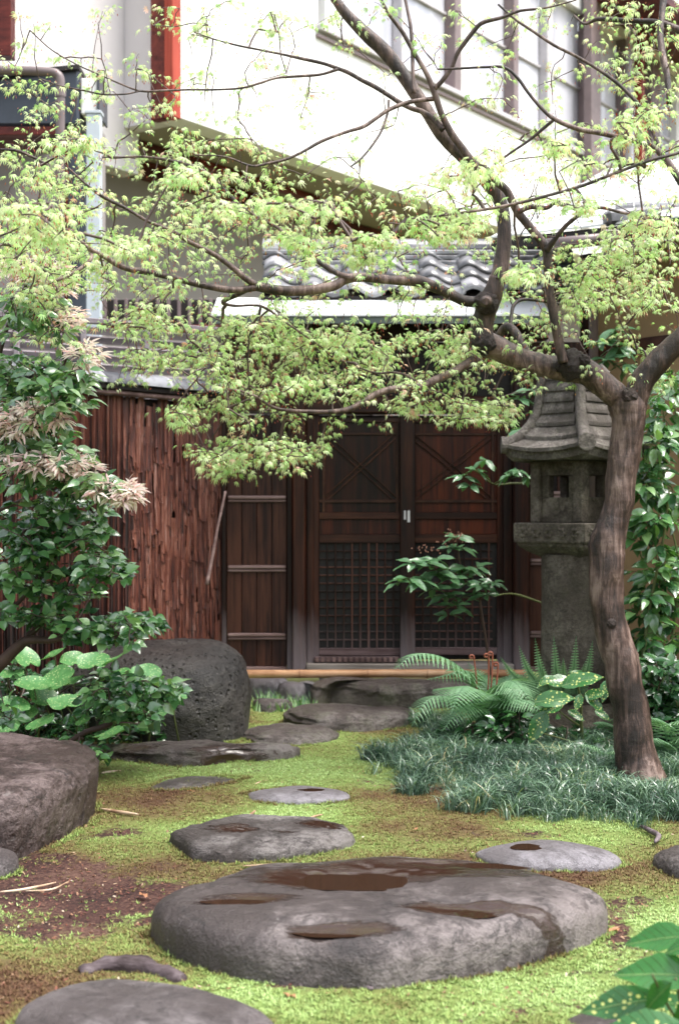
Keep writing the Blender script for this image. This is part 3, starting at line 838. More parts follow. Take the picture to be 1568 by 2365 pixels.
def strip_mesh(L, w, seed, thick=.007):
    rg = random.Random(seed)
    nu, nv = 5, 12; V = []
    for layer in (0, 1):
        for j in range(nv):
            tt = j / (nv - 1)
            for i in range(nu):
                u = i / (nu - 1) - .5
                rag = (rg.random() * .09 * L) if j == nv - 1 and layer == 0 else 0
                if j == nv - 1 and layer == 1: rag = V[(nv - 1) * nu + i][3]
                curl = .006 * tt ** 3 * (1 + .8 * math.sin(seed + i))
                z = -tt * L + rag
                ed = w * (.5 + .06 * math.sin(seed * 3 + j * 1.9)) * 2
                V.append((u * ed, -(curl + thick * (1 - layer) + .004 * math.sin(seed + u * 9)), z, rag))
    Fc = []
    def idx(l, j, i): return l * nu * nv + j * nu + i
    for j in range(nv - 1):
        for i in range(nu - 1):
            Fc.append([idx(0, j, i), idx(0, j + 1, i), idx(0, j + 1, i + 1), idx(0, j, i + 1)])
        Fc.append([idx(0, j, 0), idx(1, j, 0), idx(1, j + 1, 0), idx(0, j + 1, 0)])
        Fc.append([idx(0, j, nu - 1), idx(0, j + 1, nu - 1), idx(1, j + 1, nu - 1), idx(1, j, nu - 1)])
    for i in range(nu - 1): Fc.append([idx(0, nv - 1, i), idx(1, nv - 1, i), idx(1, nv - 1, i + 1), idx(0, nv - 1, i + 1)])
    me = np_mesh('bark_strip', [v[:3] for v in V], Fc); me.materials.append(BARK); return me
SM = [strip_mesh(.34, .032, s, .003) for s in range(10)] + [strip_mesh(1.92, .021, s, .006) for s in range(20, 26)]
rotz = ang + math.pi
flakes = []
for c in range(13):
    n = 58
    for k in range(n):
        s = .0 + k * .028 + random.uniform(-.01, .01)
        if random.random() < (s - .85) / .7: continue
        z = 1.99 - c * .145 + random.uniform(-.07, .05)
        if z < .4: continue
        flakes.append((s, z, .001 + .0010 * (13 - c) * .5 + random.uniform(0, .004)))
random.shuffle(flakes)
rest = Soup()
for i, (s, z, off) in enumerate(flakes):
    me = SM[random.randrange(10)]; ro = (random.uniform(-.01, .03), random.uniform(-.05, .05), rotz); scl = (random.uniform(.5, 1.4), 1, random.uniform(.6, 1.5))
    if i < 190: inst('bark_strip', me, wall, pw(s, off, z), ro, scl)
    else:
        from mathutils import Euler
        m_ = Euler(ro).to_matrix() @ Matrix.Diagonal(scl); p_ = pw(s, off, z)
        rest.add([m_ @ v.co + p_ for v in me.vertices], [list(f_.vertices) for f_ in me.polygons])
rest.build('bark_flakes', BARK, wall, kind='stuff')
s = .80
while s < 2.9:
    if random.random() < (s - .7) / .35:
        inst('bark_strip', SM[10 + random.randrange(6)], wall, pw(s, .006 + random.uniform(0, .014), 1.97), (random.uniform(-.003, .003), random.uniform(-.006, .006), rotz), (random.uniform(.6, 1.2), 1.6, 1))
    s += random.uniform(.016, .026)
# rail and tile cap
beam('cap_rail', pw(-.05, .05, 1.985), pw(WL, .05, 1.985), .05, .03, BAMBOO if False else W_BATTEN, wall, .008)
beam('cap_bed', pw(-.05, -.06, 2.02), pw(WL, -.06, 2.02), .30, .035, W_DARK, wall, .005)
k = 0; s = 0.0
capm = None
while s < WL - .1:
    L = .275
    n = 12; V = []; Fc = []
    for j, (ss, ex) in enumerate(((0, .012), (.03, .012), (.0301, 0), (L, 0))):
        for i in range(n + 1):
            a = math.pi * i / n
            r = .135 + ex
            V.append((ss, math.cos(a) * r * 1.2, math.sin(a) * r * .62))
    for j in range(3):
        for i in range(n): Fc.append([j * (n + 1) + i, (j + 1) * (n + 1) + i, (j + 1) * (n + 1) + i + 1, j * (n + 1) + i + 1])
    Fc.append([i for i in range(n + 1)]); Fc.append([3 * (n + 1) + i for i in range(n + 1)][::-1])
    if capm is None:
        capm = np_mesh('cap_tile', V, Fc, True); capm.materials.append(TILE)
    inst('cap_tile', capm, wall, pw(s, -.045, 2.04), (0, random.uniform(-.01, .01), ang))
    s += .285
# walking-stick like bare branch leaning on the wall
st = catmull([P(478, 1350, 9.3), P(492, 1280, 9.33), P(503, 1220, 9.36), P(521, 1135, 9.42)], 6)
V, Fc = tube(st, [.013 - .00025 * i for i in range(len(st))], 8, .15)
tag(mk('stick', V, Fc, W_BATTEN, smooth=True), 'pale bare stick leaning against the bark wall beside the gate', 'stick')
rl = beam('cross_rail', pw(2.05, .05, 1.02), pw(3.4, .05, 1.02), .025, .025, W_BATTEN, wall, .006)

# ------------------------------------------------------------------ louvred fence behind the wall
FD = Vector((-1.02, -.60, 0)).normalized(); F0 = Vector((.35, 10.8, 0)); FL = 3.9
lf = thing('louvred_fence', F0 + FD * 2, 'weathered lilac grey fence of horizontal slats behind the bark wall', 'fence')
V, Fc = boxm(FL, .014, .052, .003); fa = math.atan2(FD.y, FD.x)
slat = np_mesh('slat', V, Fc); slat.materials.append(LILAC)
for k in range(14):
    inst('slat', slat, lf, F0 + FD * (FL / 2) + Vector((0, 0, 1.66 + k * .062)), (.5, 0, fa + math.pi))
for k in range(9):
    q = F0 + FD * (.1 + k * .46)
    beam('fence_post', q + Vector((0, -.02, 0)), q + Vector((0, -.02, 2.5)), .035, .035, LILAC, lf, up=(0, 1, 0))
beam('top_rail', F0 + Vector((0, 0, 2.53)), F0 + FD * FL + Vector((0, 0, 2.53)), .06, .035, LILAC, lf)
# ------------------------------------------------------------------ white house
HA = Vector((-1.48, 13.0, 0)); HD = Vector((.5706, .8212, 0)); HN = Vector((.8212, -.5706, 0))   # along the long wall, outward
house = thing('white_house', (0, 16, 0), 'large white rendered house with an overhanging upper floor and row of windows', 'house')
def ph(t, off, z): return HA + HD * t + HN * off + Vector((0, 0, z))
def tpx(px, off=0.0):
    k = (px - 784) / F
    a = HA + HN * off
    return (k * a.y - a.x) / (HD.x - k * HD.y)
def hbox(name, t0, t1, o0, o1, z0, z1, mat, parent=house, bev=0.006):
    V, Fc = boxm(t1 - t0, abs(o1 - o0), z1 - z0, bev)
    an = math.atan2(HD.y, HD.x); Rm = Matrix.Rotation(an, 3, 'Z')
    c = ph((t0 + t1) / 2, (o0 + o1) / 2, (z0 + z1) / 2)
    return mk(name, [Rm @ v + c for v in V], Fc, mat, parent)
TE = 16
zb = 4.85; zs = 6.24
hbox('wall', 0, TE, -.25, 0, zb, zs, PLASTER_W)
t_first = tpx(735)
hbox('wall', 0, t_first, -.25, 0, zs + .004, 9.6, PLASTER_W)
hbox('wall', t_first, TE, -.25, 0, 8.3, 9.6, PLASTER_W)
hbox('window_sill', t_first - .05, TE, -.02, .07, zs + .004, zs + .065, FRAME_L)
hbox('drip_rail', t_first - .05, TE, .002, .035, zs - .07, zs - .03, FRAME_B)
# windows between frames
edges = [(750, 785, 'pale'), (926, 936, 'pale'), (1046, 1060, 'brown'), (1064, 1086, 'pale'), (1182, 1193, 'brown'), (1262, 1276, 'pale'), (1352, 1378, 'brown'), (1438, 1452, 'brown'), (1500, 1520, 'brown'), (1560, 1580, 'pale')]
prev = None
for i, (a, b, kind) in enumerate(edges):
    ta, tb = tpx(a), tpx(b)
    hbox('window_frame', ta, tb, -.12, .03 if kind == 'brown' else .01, zs + .07, 8.3, FRAME_B if kind == 'brown' else PLASTER_W if b - a > 18 else FRAME_L)
    if prev is not None and ta - prev > .1:
        w = hbox('window', prev, ta, -.14, -.12, zs + .07, 8.3, GLASSY)
        hbox('window_rail', prev + .01, ta - .01, -.119, -.07, zs + .07, zs + .13, FRAME_L, house)
        hbox('window_rail', prev + .01, ta - .01, -.119, -.08, 7.22, 7.26, FRAME_L, house)
    prev = tb
hbox('interior_wall', t_first, TE, -.5, -.4, zs, 8.3, PLASTER_G)
# soffit and lower wall
def poly(name, pts, mat, parent=house, th=(0, 0, .05)):
    n = len(pts); th = Vector(th)
    V = [Vector(p) for p in pts] + [Vector(p) + th for p in pts]
    Fc = [list(range(n)), list(range(2 * n - 1, n - 1, -1))] + [[i, i + n, (i + 1) % n + n, (i + 1) % n] for i in range(n)]
    return mk(name, V, Fc, mat, parent)
HW = HN
poly('soffit', [ph(0.0, -.01, zb + .01), ph(TE, -.01, zb + .01), ph(TE, -2.2, zb + .01), ph(-1.2, -2.2, zb + .01), ph(-1.2, -1.32, zb + .01), ph(0, -1.32, zb + .01)], SOFFIT)
hbox('lower_wall', -3.4, TE, -1.75, -1.5, 0, zb, PLASTER_G)
hbox('ceiling_beam', .1, TE, -1.498, -1.34, zb - .16, zb, MAROON)
hbox('ceiling_beam', -.6, 3.4, -.95, -.83, zb - .06, zb + .005, MAROON)
# corner return walls of the upper floor, facing the camera
c0 = ph(0, -.25, 0)
def cbox(name, u0, u1, v0, v1, z0, z1, mat, parent=house):
    """u runs left-back from the corner, v runs outwards to the left-front"""
    an = math.atan2(-HN.y, -HN.x)
    V, Fc = boxm(u1 - u0, abs(v1 - v0), z1 - z0, .006); Rm = Matrix.Rotation(an, 3, 'Z')
    c = HA - HN * ((u0 + u1) / 2) - HD * ((v0 + v1) / 2) + Vector((0, 0, (z0 + z1) / 2))
    return mk(name, [Rm @ v + c for v in V], Fc, mat, parent)
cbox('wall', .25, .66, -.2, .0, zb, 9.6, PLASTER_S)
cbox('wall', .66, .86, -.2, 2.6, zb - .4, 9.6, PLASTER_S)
cbox('corner_post', .075, .24, .002, .10, zb - .02, 9.6, MAROON)  # shaded left face of the red post, shade painted in as maroon
cbox('corner_post_lit_face', -.03, .072, -.02, .10, zb - .02, 9.6, RED_P)  # lit right face of the same post, brightness painted in as brighter red
cp = P(14, 60, 11.4)
box('corner_post', (cp.x - .12, 11.35, P(14, 132, 11.4).z), (cp.x + .055, 11.5, 9.0), MAROON, house)
# far right: dark eaves and posts
for (a, b, z0, z1, m) in ((1356, 1378, 5.3, 9.0, FRAME_B), (1472, 1479, 5.1, 9.4, RED_P)):
    hbox('pillar', tpx(a, .12), tpx(b, .12), .06, .18, z0, z1, m)
V, Fc = tube([ph(tpx(1452, .12), .12, 4.9), ph(tpx(1452, .12), .12, 9.4)], [.04, .04], 10); mk('downpipe', V, Fc, FRAME_L, house, smooth=True)
poly('eave', [ph(tpx(1350), .01, 8.45), ph(TE, .01, 8.45), ph(TE, 1.1, 8.3), ph(tpx(1350), 1.1, 8.3)], MAROON, th=(0, 0, .12))
# ------------------------------------------------------------------ annexe at the left: hood, grille, door strip
ann = thing('equipment_hood', P(100, 300, 11.2), 'dark blue-black boxy hood with a pale end panel under the white wall', 'hood')
a0, a1 = P(-60, 290, 11.2), P(183, 160, 11.2)
box('hood_body', (a0.x, 11.2, a0.z), (a1.x, 11.9, a1.z + .02), NAVY, ann, .02)
b0, b1 = P(186, 262, 11.2), P(224, 178, 11.2)
box('end_panel', (b0.x, 11.22, b0.z), (b1.x, 11.6, b1.z), PLASTER_W, ann, .01)
c0_, c1_ = P(226, 264, 11.2), P(230, 160, 11.2)
box('edge_strip', (c0_.x, 11.2, c0_.z), (c1_.x, 11.6, c1_.z), NAVY, ann, .002)
poly('hood_lid', [P(-60, 172, 11.15), P(183, 148, 11.15), P(183, 158, 11.15) + Vector((0, 0, 0)), P(-60, 184, 11.15)], W_DARK, ann, th=(0, .7, 0))
box('under_rail', (a0.x, 11.19, P(0, 312, 11.2).z), (P(150, 0, 11.2).x, 11.8, P(0, 293, 11.2).z), MAROON, ann)
# drain pipe
dp = [P(-60, 160, 10.9), P(40, 163, 10.9), P(112, 166, 10.9), P(132, 172, 10.9), P(140, 190, 10.9), P(140, 260, 10.9), P(139, 600, 10.9), P(138, 1000, 10.9), P(138, 1560, 10.9)]
dpc = catmull(dp[:6], 5) + [dp[6], dp[7], dp[8]]
V, Fc = tube(dpc, [.036] * len(dpc), 12)
dpo = thing('drain_pipe', (dp[-1].x, 10.9, 0), 'thin brownish drain pipe bending down from the left edge', 'pipe')
mk('pipe', V, Fc, PIPE, dpo, smooth=True)
for py in (215, 420, 640, 790):
    q = P(140, py, 10.9); V, Fc = tube([q + Vector((0, 0, -.03)), q + Vector((0, 0, .03))], [.044, .044], 12); mk('bracket', V, Fc, PIPE, dpo)
gp = thing('steel_post', P(216, 1560, 10.6), 'tall pale grey-blue steel post rising behind the bark wall', 'post')
q0, q1 = P(200, 880, 10.6), P(232, 150, 10.6)
box('post_shaft', (q0.x, 10.6, 0), (q1.x, 10.7, P(0, 262, 10.6).z), GREYPOST, gp, .004)
box('cap_plate', (q0.x - .01, 10.59, P(0, 261.5, 10.6).z), (q1.x + .01, 10.71, P(0, 255, 10.6).z), GREYPOST, gp, .002)
n0, n1 = P(158, 0, 11), P(199, 0, 11)
dd = thing('door_panel', ((n0.x + n1.x) / 2, 11, 0), 'narrow dark blue vertical panel left of the grey steel post', 'panel')
box('panel_face', (n0.x, 11.0, 0), (n1.x, 11.06, P(0, 310, 11).z), NAVY, dd, .004)
box('panel_edge', (n0.x - .03, 10.98, 0), (n0.x - .002, 11.08, P(0, 310, 11).z), MAROON, dd, .004)
# barred window over the fence
bw = thing('barred_window', P(350, 760, 12.3), 'dark window with upright bars above the grey slat fence', 'window')
w0, w1 = P(236, 752, 12.3), P(520, 690, 12.3)
box('window_recess', (w0.x, 12.34, w0.z), (w1.x, 12.38, w1.z), W_DARK, bw)
for k in range(12):
    x = w0.x + .03 + k * (w1.x - w0.x - .06) / 11
    box('bar', (x - .014, 12.27, w0.z), (x + .014, 12.30, w1.z), FRAME_B, bw, .003)
box('window_ledge', (w0.x - .03, 12.22, w0.z - .08), (w1.x + .03, 12.339, w0.z - .004), MAROON, bw)
box('wall_left', (P(-300, 0, 12.6).x, 12.6, 0), (P(236, 0, 12.6).x, 12.8, P(0, 300, 12.6).z), PLASTER_G, house)

# ------------------------------------------------------------------ house on the right: earth wall, eaves, sheet roof
rh = thing('side_house', (2.4, 9.5, 0), 'low house on the right with ochre earth wall and pale sheet roof', 'house')
E0 = P(1352, 1182, 9.75); E0.z = 0; E1 = P(1900, 1182, 8.3); E1.z = 0; E1 = E0 + (E1 - E0) * 3.2
ED = (E1 - E0).normalized(); EN = Vector((ED.y, -ED.x, 0))
if EN.y > 0: EN = -EN
EL = (E1 - E0).length
def eb(name, s0, s1, o0, o1, z0, z1, mat, bev=.004, parent=rh):
    V, Fc = boxm(s1 - s0, abs(o1 - o0), z1 - z0, bev); Rm = Matrix.Rotation(math.atan2(ED.y, ED.x), 3, 'Z')
    c = E0 + ED * ((s0 + s1) / 2) + EN * ((o0 + o1) / 2) + Vector((0, 0, (z0 + z1) / 2))
    return mk(name, [Rm @ v + c for v in V], Fc, mat, parent)
eb('earth_wall', 0, EL, -.1, 0, .25, 3.0, OCHRE)
eb('wall_base', 0, EL, -.1, .03, 0, .248, ST_STEP)
eb('wall_post', -.02, .08, -.1, .04, 0, 3.0, W_GATE)
eb('wall_beam', .082, EL, .002, .05, 2.28, 2.38, W_BRACE)
eb('wall_post', .95, 1.05, .002, .045, .25, 2.278, W_GATE)
# eave line seen at (1180,546) .. (1400,520) and on
A_, B_ = P(1178, 546, 9.14), P(1400, 520, 8.8)
dAB = (B_ - A_); dAB.z = 0; dAB.normalize(); zE = (A_.z + B_.z) / 2
Aq = Vector((A_.x - .12, A_.y + .07, zE)); Bq = Aq + dAB * 6
nb = Vector((-dAB.y, dAB.x, 0))
if nb.y < 0: nb = -nb
up = nb * 2.1 + Vector((0, 0, .88))
NS = 14
for k in range(NS):
    a = Aq + up * (k / NS) + Vector((0, 0, .012)); b = a + dAB * 6; c_ = up / NS * 1.08
    V = [a, b, b + c_ - Vector((0, 0, .008)), a + c_ - Vector((0, 0, .008))]; V += [v - Vector((0, 0, .012)) for v in V]
    mk('roof_sheet', V, [[0, 1, 2, 3], [7, 6, 5, 4], [0, 4, 5, 1], [1, 5, 6, 2], [2, 6, 7, 3], [3, 7, 4, 0]], SHEET, rh)
beam('eave_fascia', Aq + Vector((0, 0, -.045)) + nb * .03, Bq + Vector((0, 0, -.045)) + nb * .03, .03, .07, W_DARK, rh)
poly('eave_boarding', [Aq + nb * .05 + Vector((0, 0, -.02)), Bq + nb * .05 + Vector((0, 0, -.02)), Bq + nb * 1.4 + Vector((0, 0, .2)), Aq + nb * 1.4 + Vector((0, 0, .2))], W_DARK, rh, th=(0, 0, .02))
for k in range(26):
    a = Aq + dAB * (.1 + k * .22) + nb * .06 + Vector((0, 0, -.05)); beam('rafter', a, a + nb * 1.2 + Vector((0, 0, .2)), .04, .05, W_DARK, rh)
g0 = P(1262, 565, 8.9); g1_ = P(1392, 547, 8.72); gd = (g1_ - g0); gd.z = 0; gd.normalize()
V, Fc = tube([g0, g0 + gd * .36], [.038, .038], 14); mk('gutter', V, Fc, PIPE, rh, smooth=True)
q = P(1405, 548, 8.68); box('gutter_box', (q.x - .05, 8.63, q.z - .05), (q.x + .055, 8.75, q.z + .04), PIPE, rh, .01)
V, Fc = tube([q + Vector((0, .02, -.05)), q + Vector((0, .25, -.25)), Vector((q.x, 9.2, q.z - .35)), Vector((q.x, 9.2, 0.2))], [.03] * 4, 10); mk('gutter_pipe', V, Fc, PIPE, rh, smooth=True)
beam('hip_ridge', P(1396, 505, 8.78), P(1600, 480, 8.5) + Vector((.2, .5, .1)), .10, .09, TILE, rh, .02)
for k in range(4):
    V, Fc = tube([P(1420 + k * 45, 488 - k * 3, 8.9), P(1462 + k * 45, 485 - k * 3, 8.88)], [.05, .047], 12); mk('hip_tile', V, Fc, TILE, rh, smooth=False)

# ------------------------------------------------------------------ stone lantern
LY = 8.0; ls = LY / F; LX = (1326 - 784) * ls
LST = m_stone('lantern_stone', (.045, .036, .026), (.115, .094, .072), (.22, .19, .155), .75, 6, bump=.9, moss=.12)
LSTL = m_stone('lantern_roof_stone', (.065, .056, .047), (.15, .13, .115), (.29, .26, .235), .75, 7, bump=.9, moss=.15)
lan = thing('stone_lantern', (LX, LY, 0), 'tall weathered stone lantern with curved shingled roof behind the maple trunk', 'lantern')
LA = R(45)
def lz(py): return CAM_H - (py - 1182.5) * ls
def sq(r, z, rot=LA, n=4):
    return [Vector((LX + math.cos(rot + k * 2 * math.pi / n + math.pi / 4) * r, LY + math.sin(rot + k * 2 * math.pi / n + math.pi / 4) * r, z)) for k in range(n)]
def loft(name, rings, mat, parent, smooth=False, cap=True):
    n = len(rings[0]); V = [v for r in rings for v in r]; Fc = []
    for j in range(len(rings) - 1):
        for k in range(n): Fc.append([j * n + k, j * n + (k + 1) % n, (j + 1) * n + (k + 1) % n, (j + 1) * n + k])
    if cap: Fc.append(list(range(n))[::-1]); Fc.append([(len(rings) - 1) * n + k for k in range(n)])
    return mk(name, V, Fc, mat, parent, smooth=smooth)
def rnd(r, z, n=40, am=.004):
    return [Vector((LX + math.cos(a) * r, LY + math.sin(a) * r, z)) * 1 + Vector((0, 0, 0)) for a in np.linspace(0, 2 * math.pi, n + 1)[:-1]]
loft('base', [rnd(.36, -.05), rnd(.36, .08), rnd(.32, .14), rnd(.24, .18)], LST, lan)
loft('shaft', [rnd(.205, .18), rnd(.19, .3), rnd(.186, .6), rnd(.183, .8), rnd(.186, lz(1280))], LST, lan, True)
z1 = lz(1252); z2 = lz(1207)
loft('platform_bowl', [sq(.19, lz(1286)), sq(.27, lz(1272)), sq(.315, lz(1261)), sq(.325, z1 - .001)], LST, lan)
loft('platform', [sq(.338, z1), sq(.342, z1 + .01), sq(.342, z2 - .008), sq(.333, z2)], LST, lan)
# rosettes carved on the platform faces
corner = sq(.342, 0)
for f_ in range(4):
    a = corner[f_]; b = corner[(f_ + 1) % 4]
    mid = (a + b) / 2; out = (mid - Vector((LX, LY, 0))).normalized(); al = (b - a).normalized(); w = (b - a).length
    if out.y > .2: continue
    for k in range(5):
        c_ = a + al * w * (.14 + .18 * k) + Vector((0, 0, (z1 + z2) / 2)) + out * .002
        s_ = Soup()
        for p_ in range(6):
            an = p_ * math.pi / 3
            cc = c_ + al * math.cos(an) * .019 + Vector((0, 0, math.sin(an) * .019))
            pts = [cc + al * math.cos(t_) * .011 + Vector((0, 0, math.sin(t_) * .011)) for t_ in np.linspace(0, 6.283, 9)[:-1]]
            s_.add([q_ - out * .006 for q_ in pts] + [q_ + out * .003 for q_ in pts] + [cc + out * .007], [[i, (i + 1) % 8, (i + 1) % 8 + 8, i + 8] for i in range(8)] + [[i + 8, (i + 1) % 8 + 8, 16] for i in range(8)])
        s_.build('rosette', LST, lan)
# fire box: four corner posts, sills, head and inner frames
zf0, zf1 = z2 + .001, lz(1066)
cf = sq(.241, 0)
for k in range(4):
    c_ = Vector((LX, LY, 0)) + (cf[k] - Vector((LX, LY, 0))) * .86
    V, Fc = boxm(.062, .062, zf1 - zf0, .006); Rm = Matrix.Rotation(LA, 3, 'Z')
    mk('corner_pillar', [Rm @ v + c_ + Vector((0, 0, (zf0 + zf1) / 2)) for v in V], Fc, LST, lan)
    a = cf[k]; b = cf[(k + 1) % 4]; mid = (a + b) / 2; out = (mid - Vector((LX, LY, 0))).normalized(); al = (b - a).normalized(); w = (b - a).length - .11
    def fb(name, u0, u1, z0, z1, dep, th):
        V, Fc = boxm(u1 - u0, th, z1 - z0, .004); Rm = Matrix.Rotation(math.atan2(al.y, al.x), 3, 'Z')
        cc = mid + al * (u0 + u1) / 2 - out * (dep + th / 2) + Vector((0, 0, (z0 + z1) / 2))
        mk(name, [Rm @ v + cc for v in V], Fc, LST, lan)
    zw0, zw1 = lz(1149), lz(1099)
    fb('window_sill', -w / 2, w / 2, zf0, zw0, .02, .05)
    fb('window_head', -w / 2, w / 2, zw1, zf1, .02, .05)
    fb('window_jamb', -w / 2, -.066, zw0, zw1, .02, .05)
    fb('window_jamb', .066, w / 2, zw0, zw1, .02, .05)
# roof
prof = [(.396, lz(1028)), (.358, lz(1023)), (.319, lz(1015)), (.275, lz(1000)), (.238, lz(982)), (.212, lz(962)), (.202, lz(952)), (.192, lz(922)), (.183, lz(891)), (.168, lz(862)), (.13, lz(846))]
def rsq(r, z, lift):
    """square with corners lifted a little against the middle of the sides"""
    c = sq(r, z); out = []
    for k in range(4):
        a, b = c[k], c[(k + 1) % 4]
        for i in range(8):
            t_ = i / 8; p = a.lerp(b, t_); p.z += lift * ((2 * t_ - 1) ** 2 - 1) ; out.append(p)
    return out
rings = [rsq(.345, lz(1066), 0), rsq(.385, lz(1052), .03), rsq(.394, lz(1034), .035)] + [rsq(r, z - .006, .035 * max(0, (r - .2) / .2)) for r, z in prof]
loft('roof', rings, LSTL, lan)
loft('roof_underside', [rsq(.25, lz(1067), 0), rsq(.33, lz(1068), 0)], LST, lan)
# shingle courses: slabs lying on the roof curve
dense = []
for i in range(len(prof) - 1):
    for k in range(6):
        t_ = k / 6; dense.append((prof[i][0] * (1 - t_) + prof[i + 1][0] * t_, prof[i][1] * (1 - t_) + prof[i + 1][1] * t_))
dense.append(prof[-1])
cuts = [lz(y) for y in (1029, 1009, 981, 953, 927, 902, 876, 852)]
def rr_at(z):
    for i in range(len(dense) - 1):
        if dense[i][1] <= z <= dense[i + 1][1]:
            t_ = (z - dense[i][1]) / max(1e-6, dense[i + 1][1] - dense[i][1]); return dense[i][0] * (1 - t_) + dense[i + 1][0] * t_
    return dense[-1][0] if z > dense[-1][1] else dense[0][0]
for f_ in range(4):
    for c_ in range(len(cuts) - 1):
        za, zb_ = cuts[c_] + .003, cuts[c_ + 1] - .002
        V = []
        for j in range(5):
            z = za + (zb_ - za) * j / 4; r = rr_at(z); lift = .035 * max(0, (r - .2) / .2)
            a, b = sq(r, z)[f_], sq(r, z)[(f_ + 1) % 4]
            mid = (a + b) / 2; out = (mid - Vector((LX, LY, mid.z))).normalized()
            ins = .035 / (b - a).length
            for i in range(9):
                t_ = ins + (1 - 2 * ins) * i / 8; p = a.lerp(b, t_); p.z += lift * ((2 * t_ - 1) ** 2 - 1)
                V.append(p + (out + Vector((0, 0, .5))) * (.017 - .015 * j / 4))
        base = len(V); V += [v - Vector((0, 0, .02)) for v in V[:9]]
        Fc = [[j * 9 + i, j * 9 + i + 1, (j + 1) * 9 + i + 1, (j + 1) * 9 + i] for j in range(4) for i in range(8)] + [[base + i, base + i + 1, i + 1, i] for i in range(8)]
        mk('shingle_course', V, Fc, LSTL, lan)
for k in range(4):
    pth = []
    for (r, z) in dense[::3]:
        p = sq(r + .004, z)[k]; pth.append(p)
    V, Fc = tube(pth, [.040 - .016 * i / len(pth) for i in range(len(pth))], 10, .05); mk('hip_roll', V, Fc, LSTL, lan, smooth=True)
    p = pth[0]; o_ = Vector((p.x - LX, p.y - LY, 0)).normalized()
    V, Fc = tube([p - o_ * .02, p + o_ * .012, p + o_ * .014], [.048, .048, .036], 16); mk('hip_end', V, Fc, LSTL, lan)
loft('finial', [rnd(.10, lz(847), 20), rnd(.12, lz(838), 20), rnd(.075, lz(836), 20), rnd(.085, lz(830), 20), rnd(.02, lz(824), 20)], LSTL, lan, True)

# ------------------------------------------------------------------ maple tree
MB = MT('maple_bark')
v1 = MB.noise(1.0, 8, .7, MB.vec((30, 30, 4)), .6)
v2 = MB.noise(3.5, 5, .6)
v3 = MB.noise(1.0, 4, .6, MB.vec((8, 8, 42)))
f = MB.math('ADD', MB.math('MULTIPLY', v1, .5), MB.math('MULTIPLY', v2, .5))
c = MB.ramp(f, [(.43, (.014, .008, .006)), (.485, (.046, .027, .021)), (.53, (.10, .062, .050)), (.60, (.23, .165, .14))])
c = MB.mix(MB.ramp(v3, [(.60, 0.0), (.70, .5)]), c, (.045, .028, .022))
nb = MB.bump(f, 1.0, .02); nb = MB.bump(v3, .3, .006, nb); nb = MB.bump(MB.noise(120, 3), .25, .003, nb)
MB.set(c, .5, nb, .5); MB = MB.m
TW = m_plain('twig_bark', (.085, .050, .042), .55, .25, 20, .2)
BK = m_stone('dark_knot_bark', (.012, .008, .007), (.035, .022, .018), (.09, .06, .05), .6, 9, bump=1.0)

TR = P(1478, 1800, 6.6)
maple = thing('maple_tree', (TR.x, 6.6, 0), 'leaning Japanese maple with forked trunk and fresh light green leaves', 'tree')
LIMB = []     # sample points (x,y,z,px,py)
def limb(name, pts, Y0, Y1, mat=None, sides=12, rough=.10, sub=6, keep=True, seed=0, minr=.0025):
    n = len(pts)
    p3 = []
    for i, (px, py, w) in enumerate(pts):
        Y = Y0 + (Y1 - Y0) * i / (n - 1) if not callable(Y0) else Y0(i / (n - 1))
        q = P(px, py, Y); p3.append((q.x, q.y, q.z, max(minr, w * .95 / 2 / F * Y)))
    cr = catmull(p3, sub)
    V, Fc = tube([c_[:3] for c_ in cr], [max(minr * .8, c_[3]) for c_ in cr], sides, rough, seed)
    o = mk(name, V, Fc, mat or MB, maple, smooth=True)
    if keep:
        for c_ in cr: LIMB.append((c_[0], c_[1], c_[2]))
    return o
limb('trunk', [(1484, 1850, 185), (1481, 1815, 138), (1478, 1795, 120), (1470, 1760, 106), (1462, 1715, 98), (1454, 1640, 90), (1444, 1590, 88), (1436, 1530, 87), (1418, 1480, 84), (1406, 1430, 81), (1400, 1360, 82), (1400, 1290, 86), (1402, 1250, 84), (1416, 1205, 74), (1428, 1160, 71), (1432, 1120, 74), (1440, 1060, 76), (1447, 1010, 77), (1450, 965, 84), (1446, 930, 92), (1438, 905, 70)], 6.6, 6.62, sides=28, rough=.10, sub=6, keep=False)
limb('limb', [(1462, 960, 60), (1468, 915, 62), (1486, 875, 60), (1515, 838, 57), (1548, 805, 55), (1590, 765, 52), (1640, 700, 48), (1700, 600, 44), (1720, 450, 36), (1700, 300, 30)], 6.62, 6.5, sides=20)
limb('limb', [(1450, 950, 60), (1425, 918, 66), (1392, 888, 66), (1355, 862, 66), (1318, 850, 72), (1280, 848, 60), (1235, 840, 56), (1190, 823, 56), (1155, 808, 60), (1128, 798, 66), (1112, 778, 58), (1113, 752, 52), (1120, 725, 50), (1128, 700, 54), (1138, 675, 50), (1150, 640, 40)], 6.62, 6.45, sides=22, rough=.13)
limb('limb', [(1150, 650, 42), (1158, 610, 38), (1163, 560, 36), (1162, 500, 34), (1150, 455, 34), (1118, 410, 36), (1070, 362, 34), (1020, 310, 34), (975, 240, 34), (935, 180, 34), (890, 120, 34), (845, 78, 32), (805, 38, 27), (775, 0, 24), (730, -70, 20)], 6.45, 6.5, sides=16)
limb('limb', [(1128, 700, 40), (1100, 697, 28), (1070, 694, 27), (1030, 675, 26), (985, 655, 27), (955, 648, 28), (900, 646, 24), (840, 640, 24), (800, 645, 24), (765, 662, 25), (690, 672, 25), (640, 670, 24), (590, 660, 24)], 6.45, 6.2, sides=14)
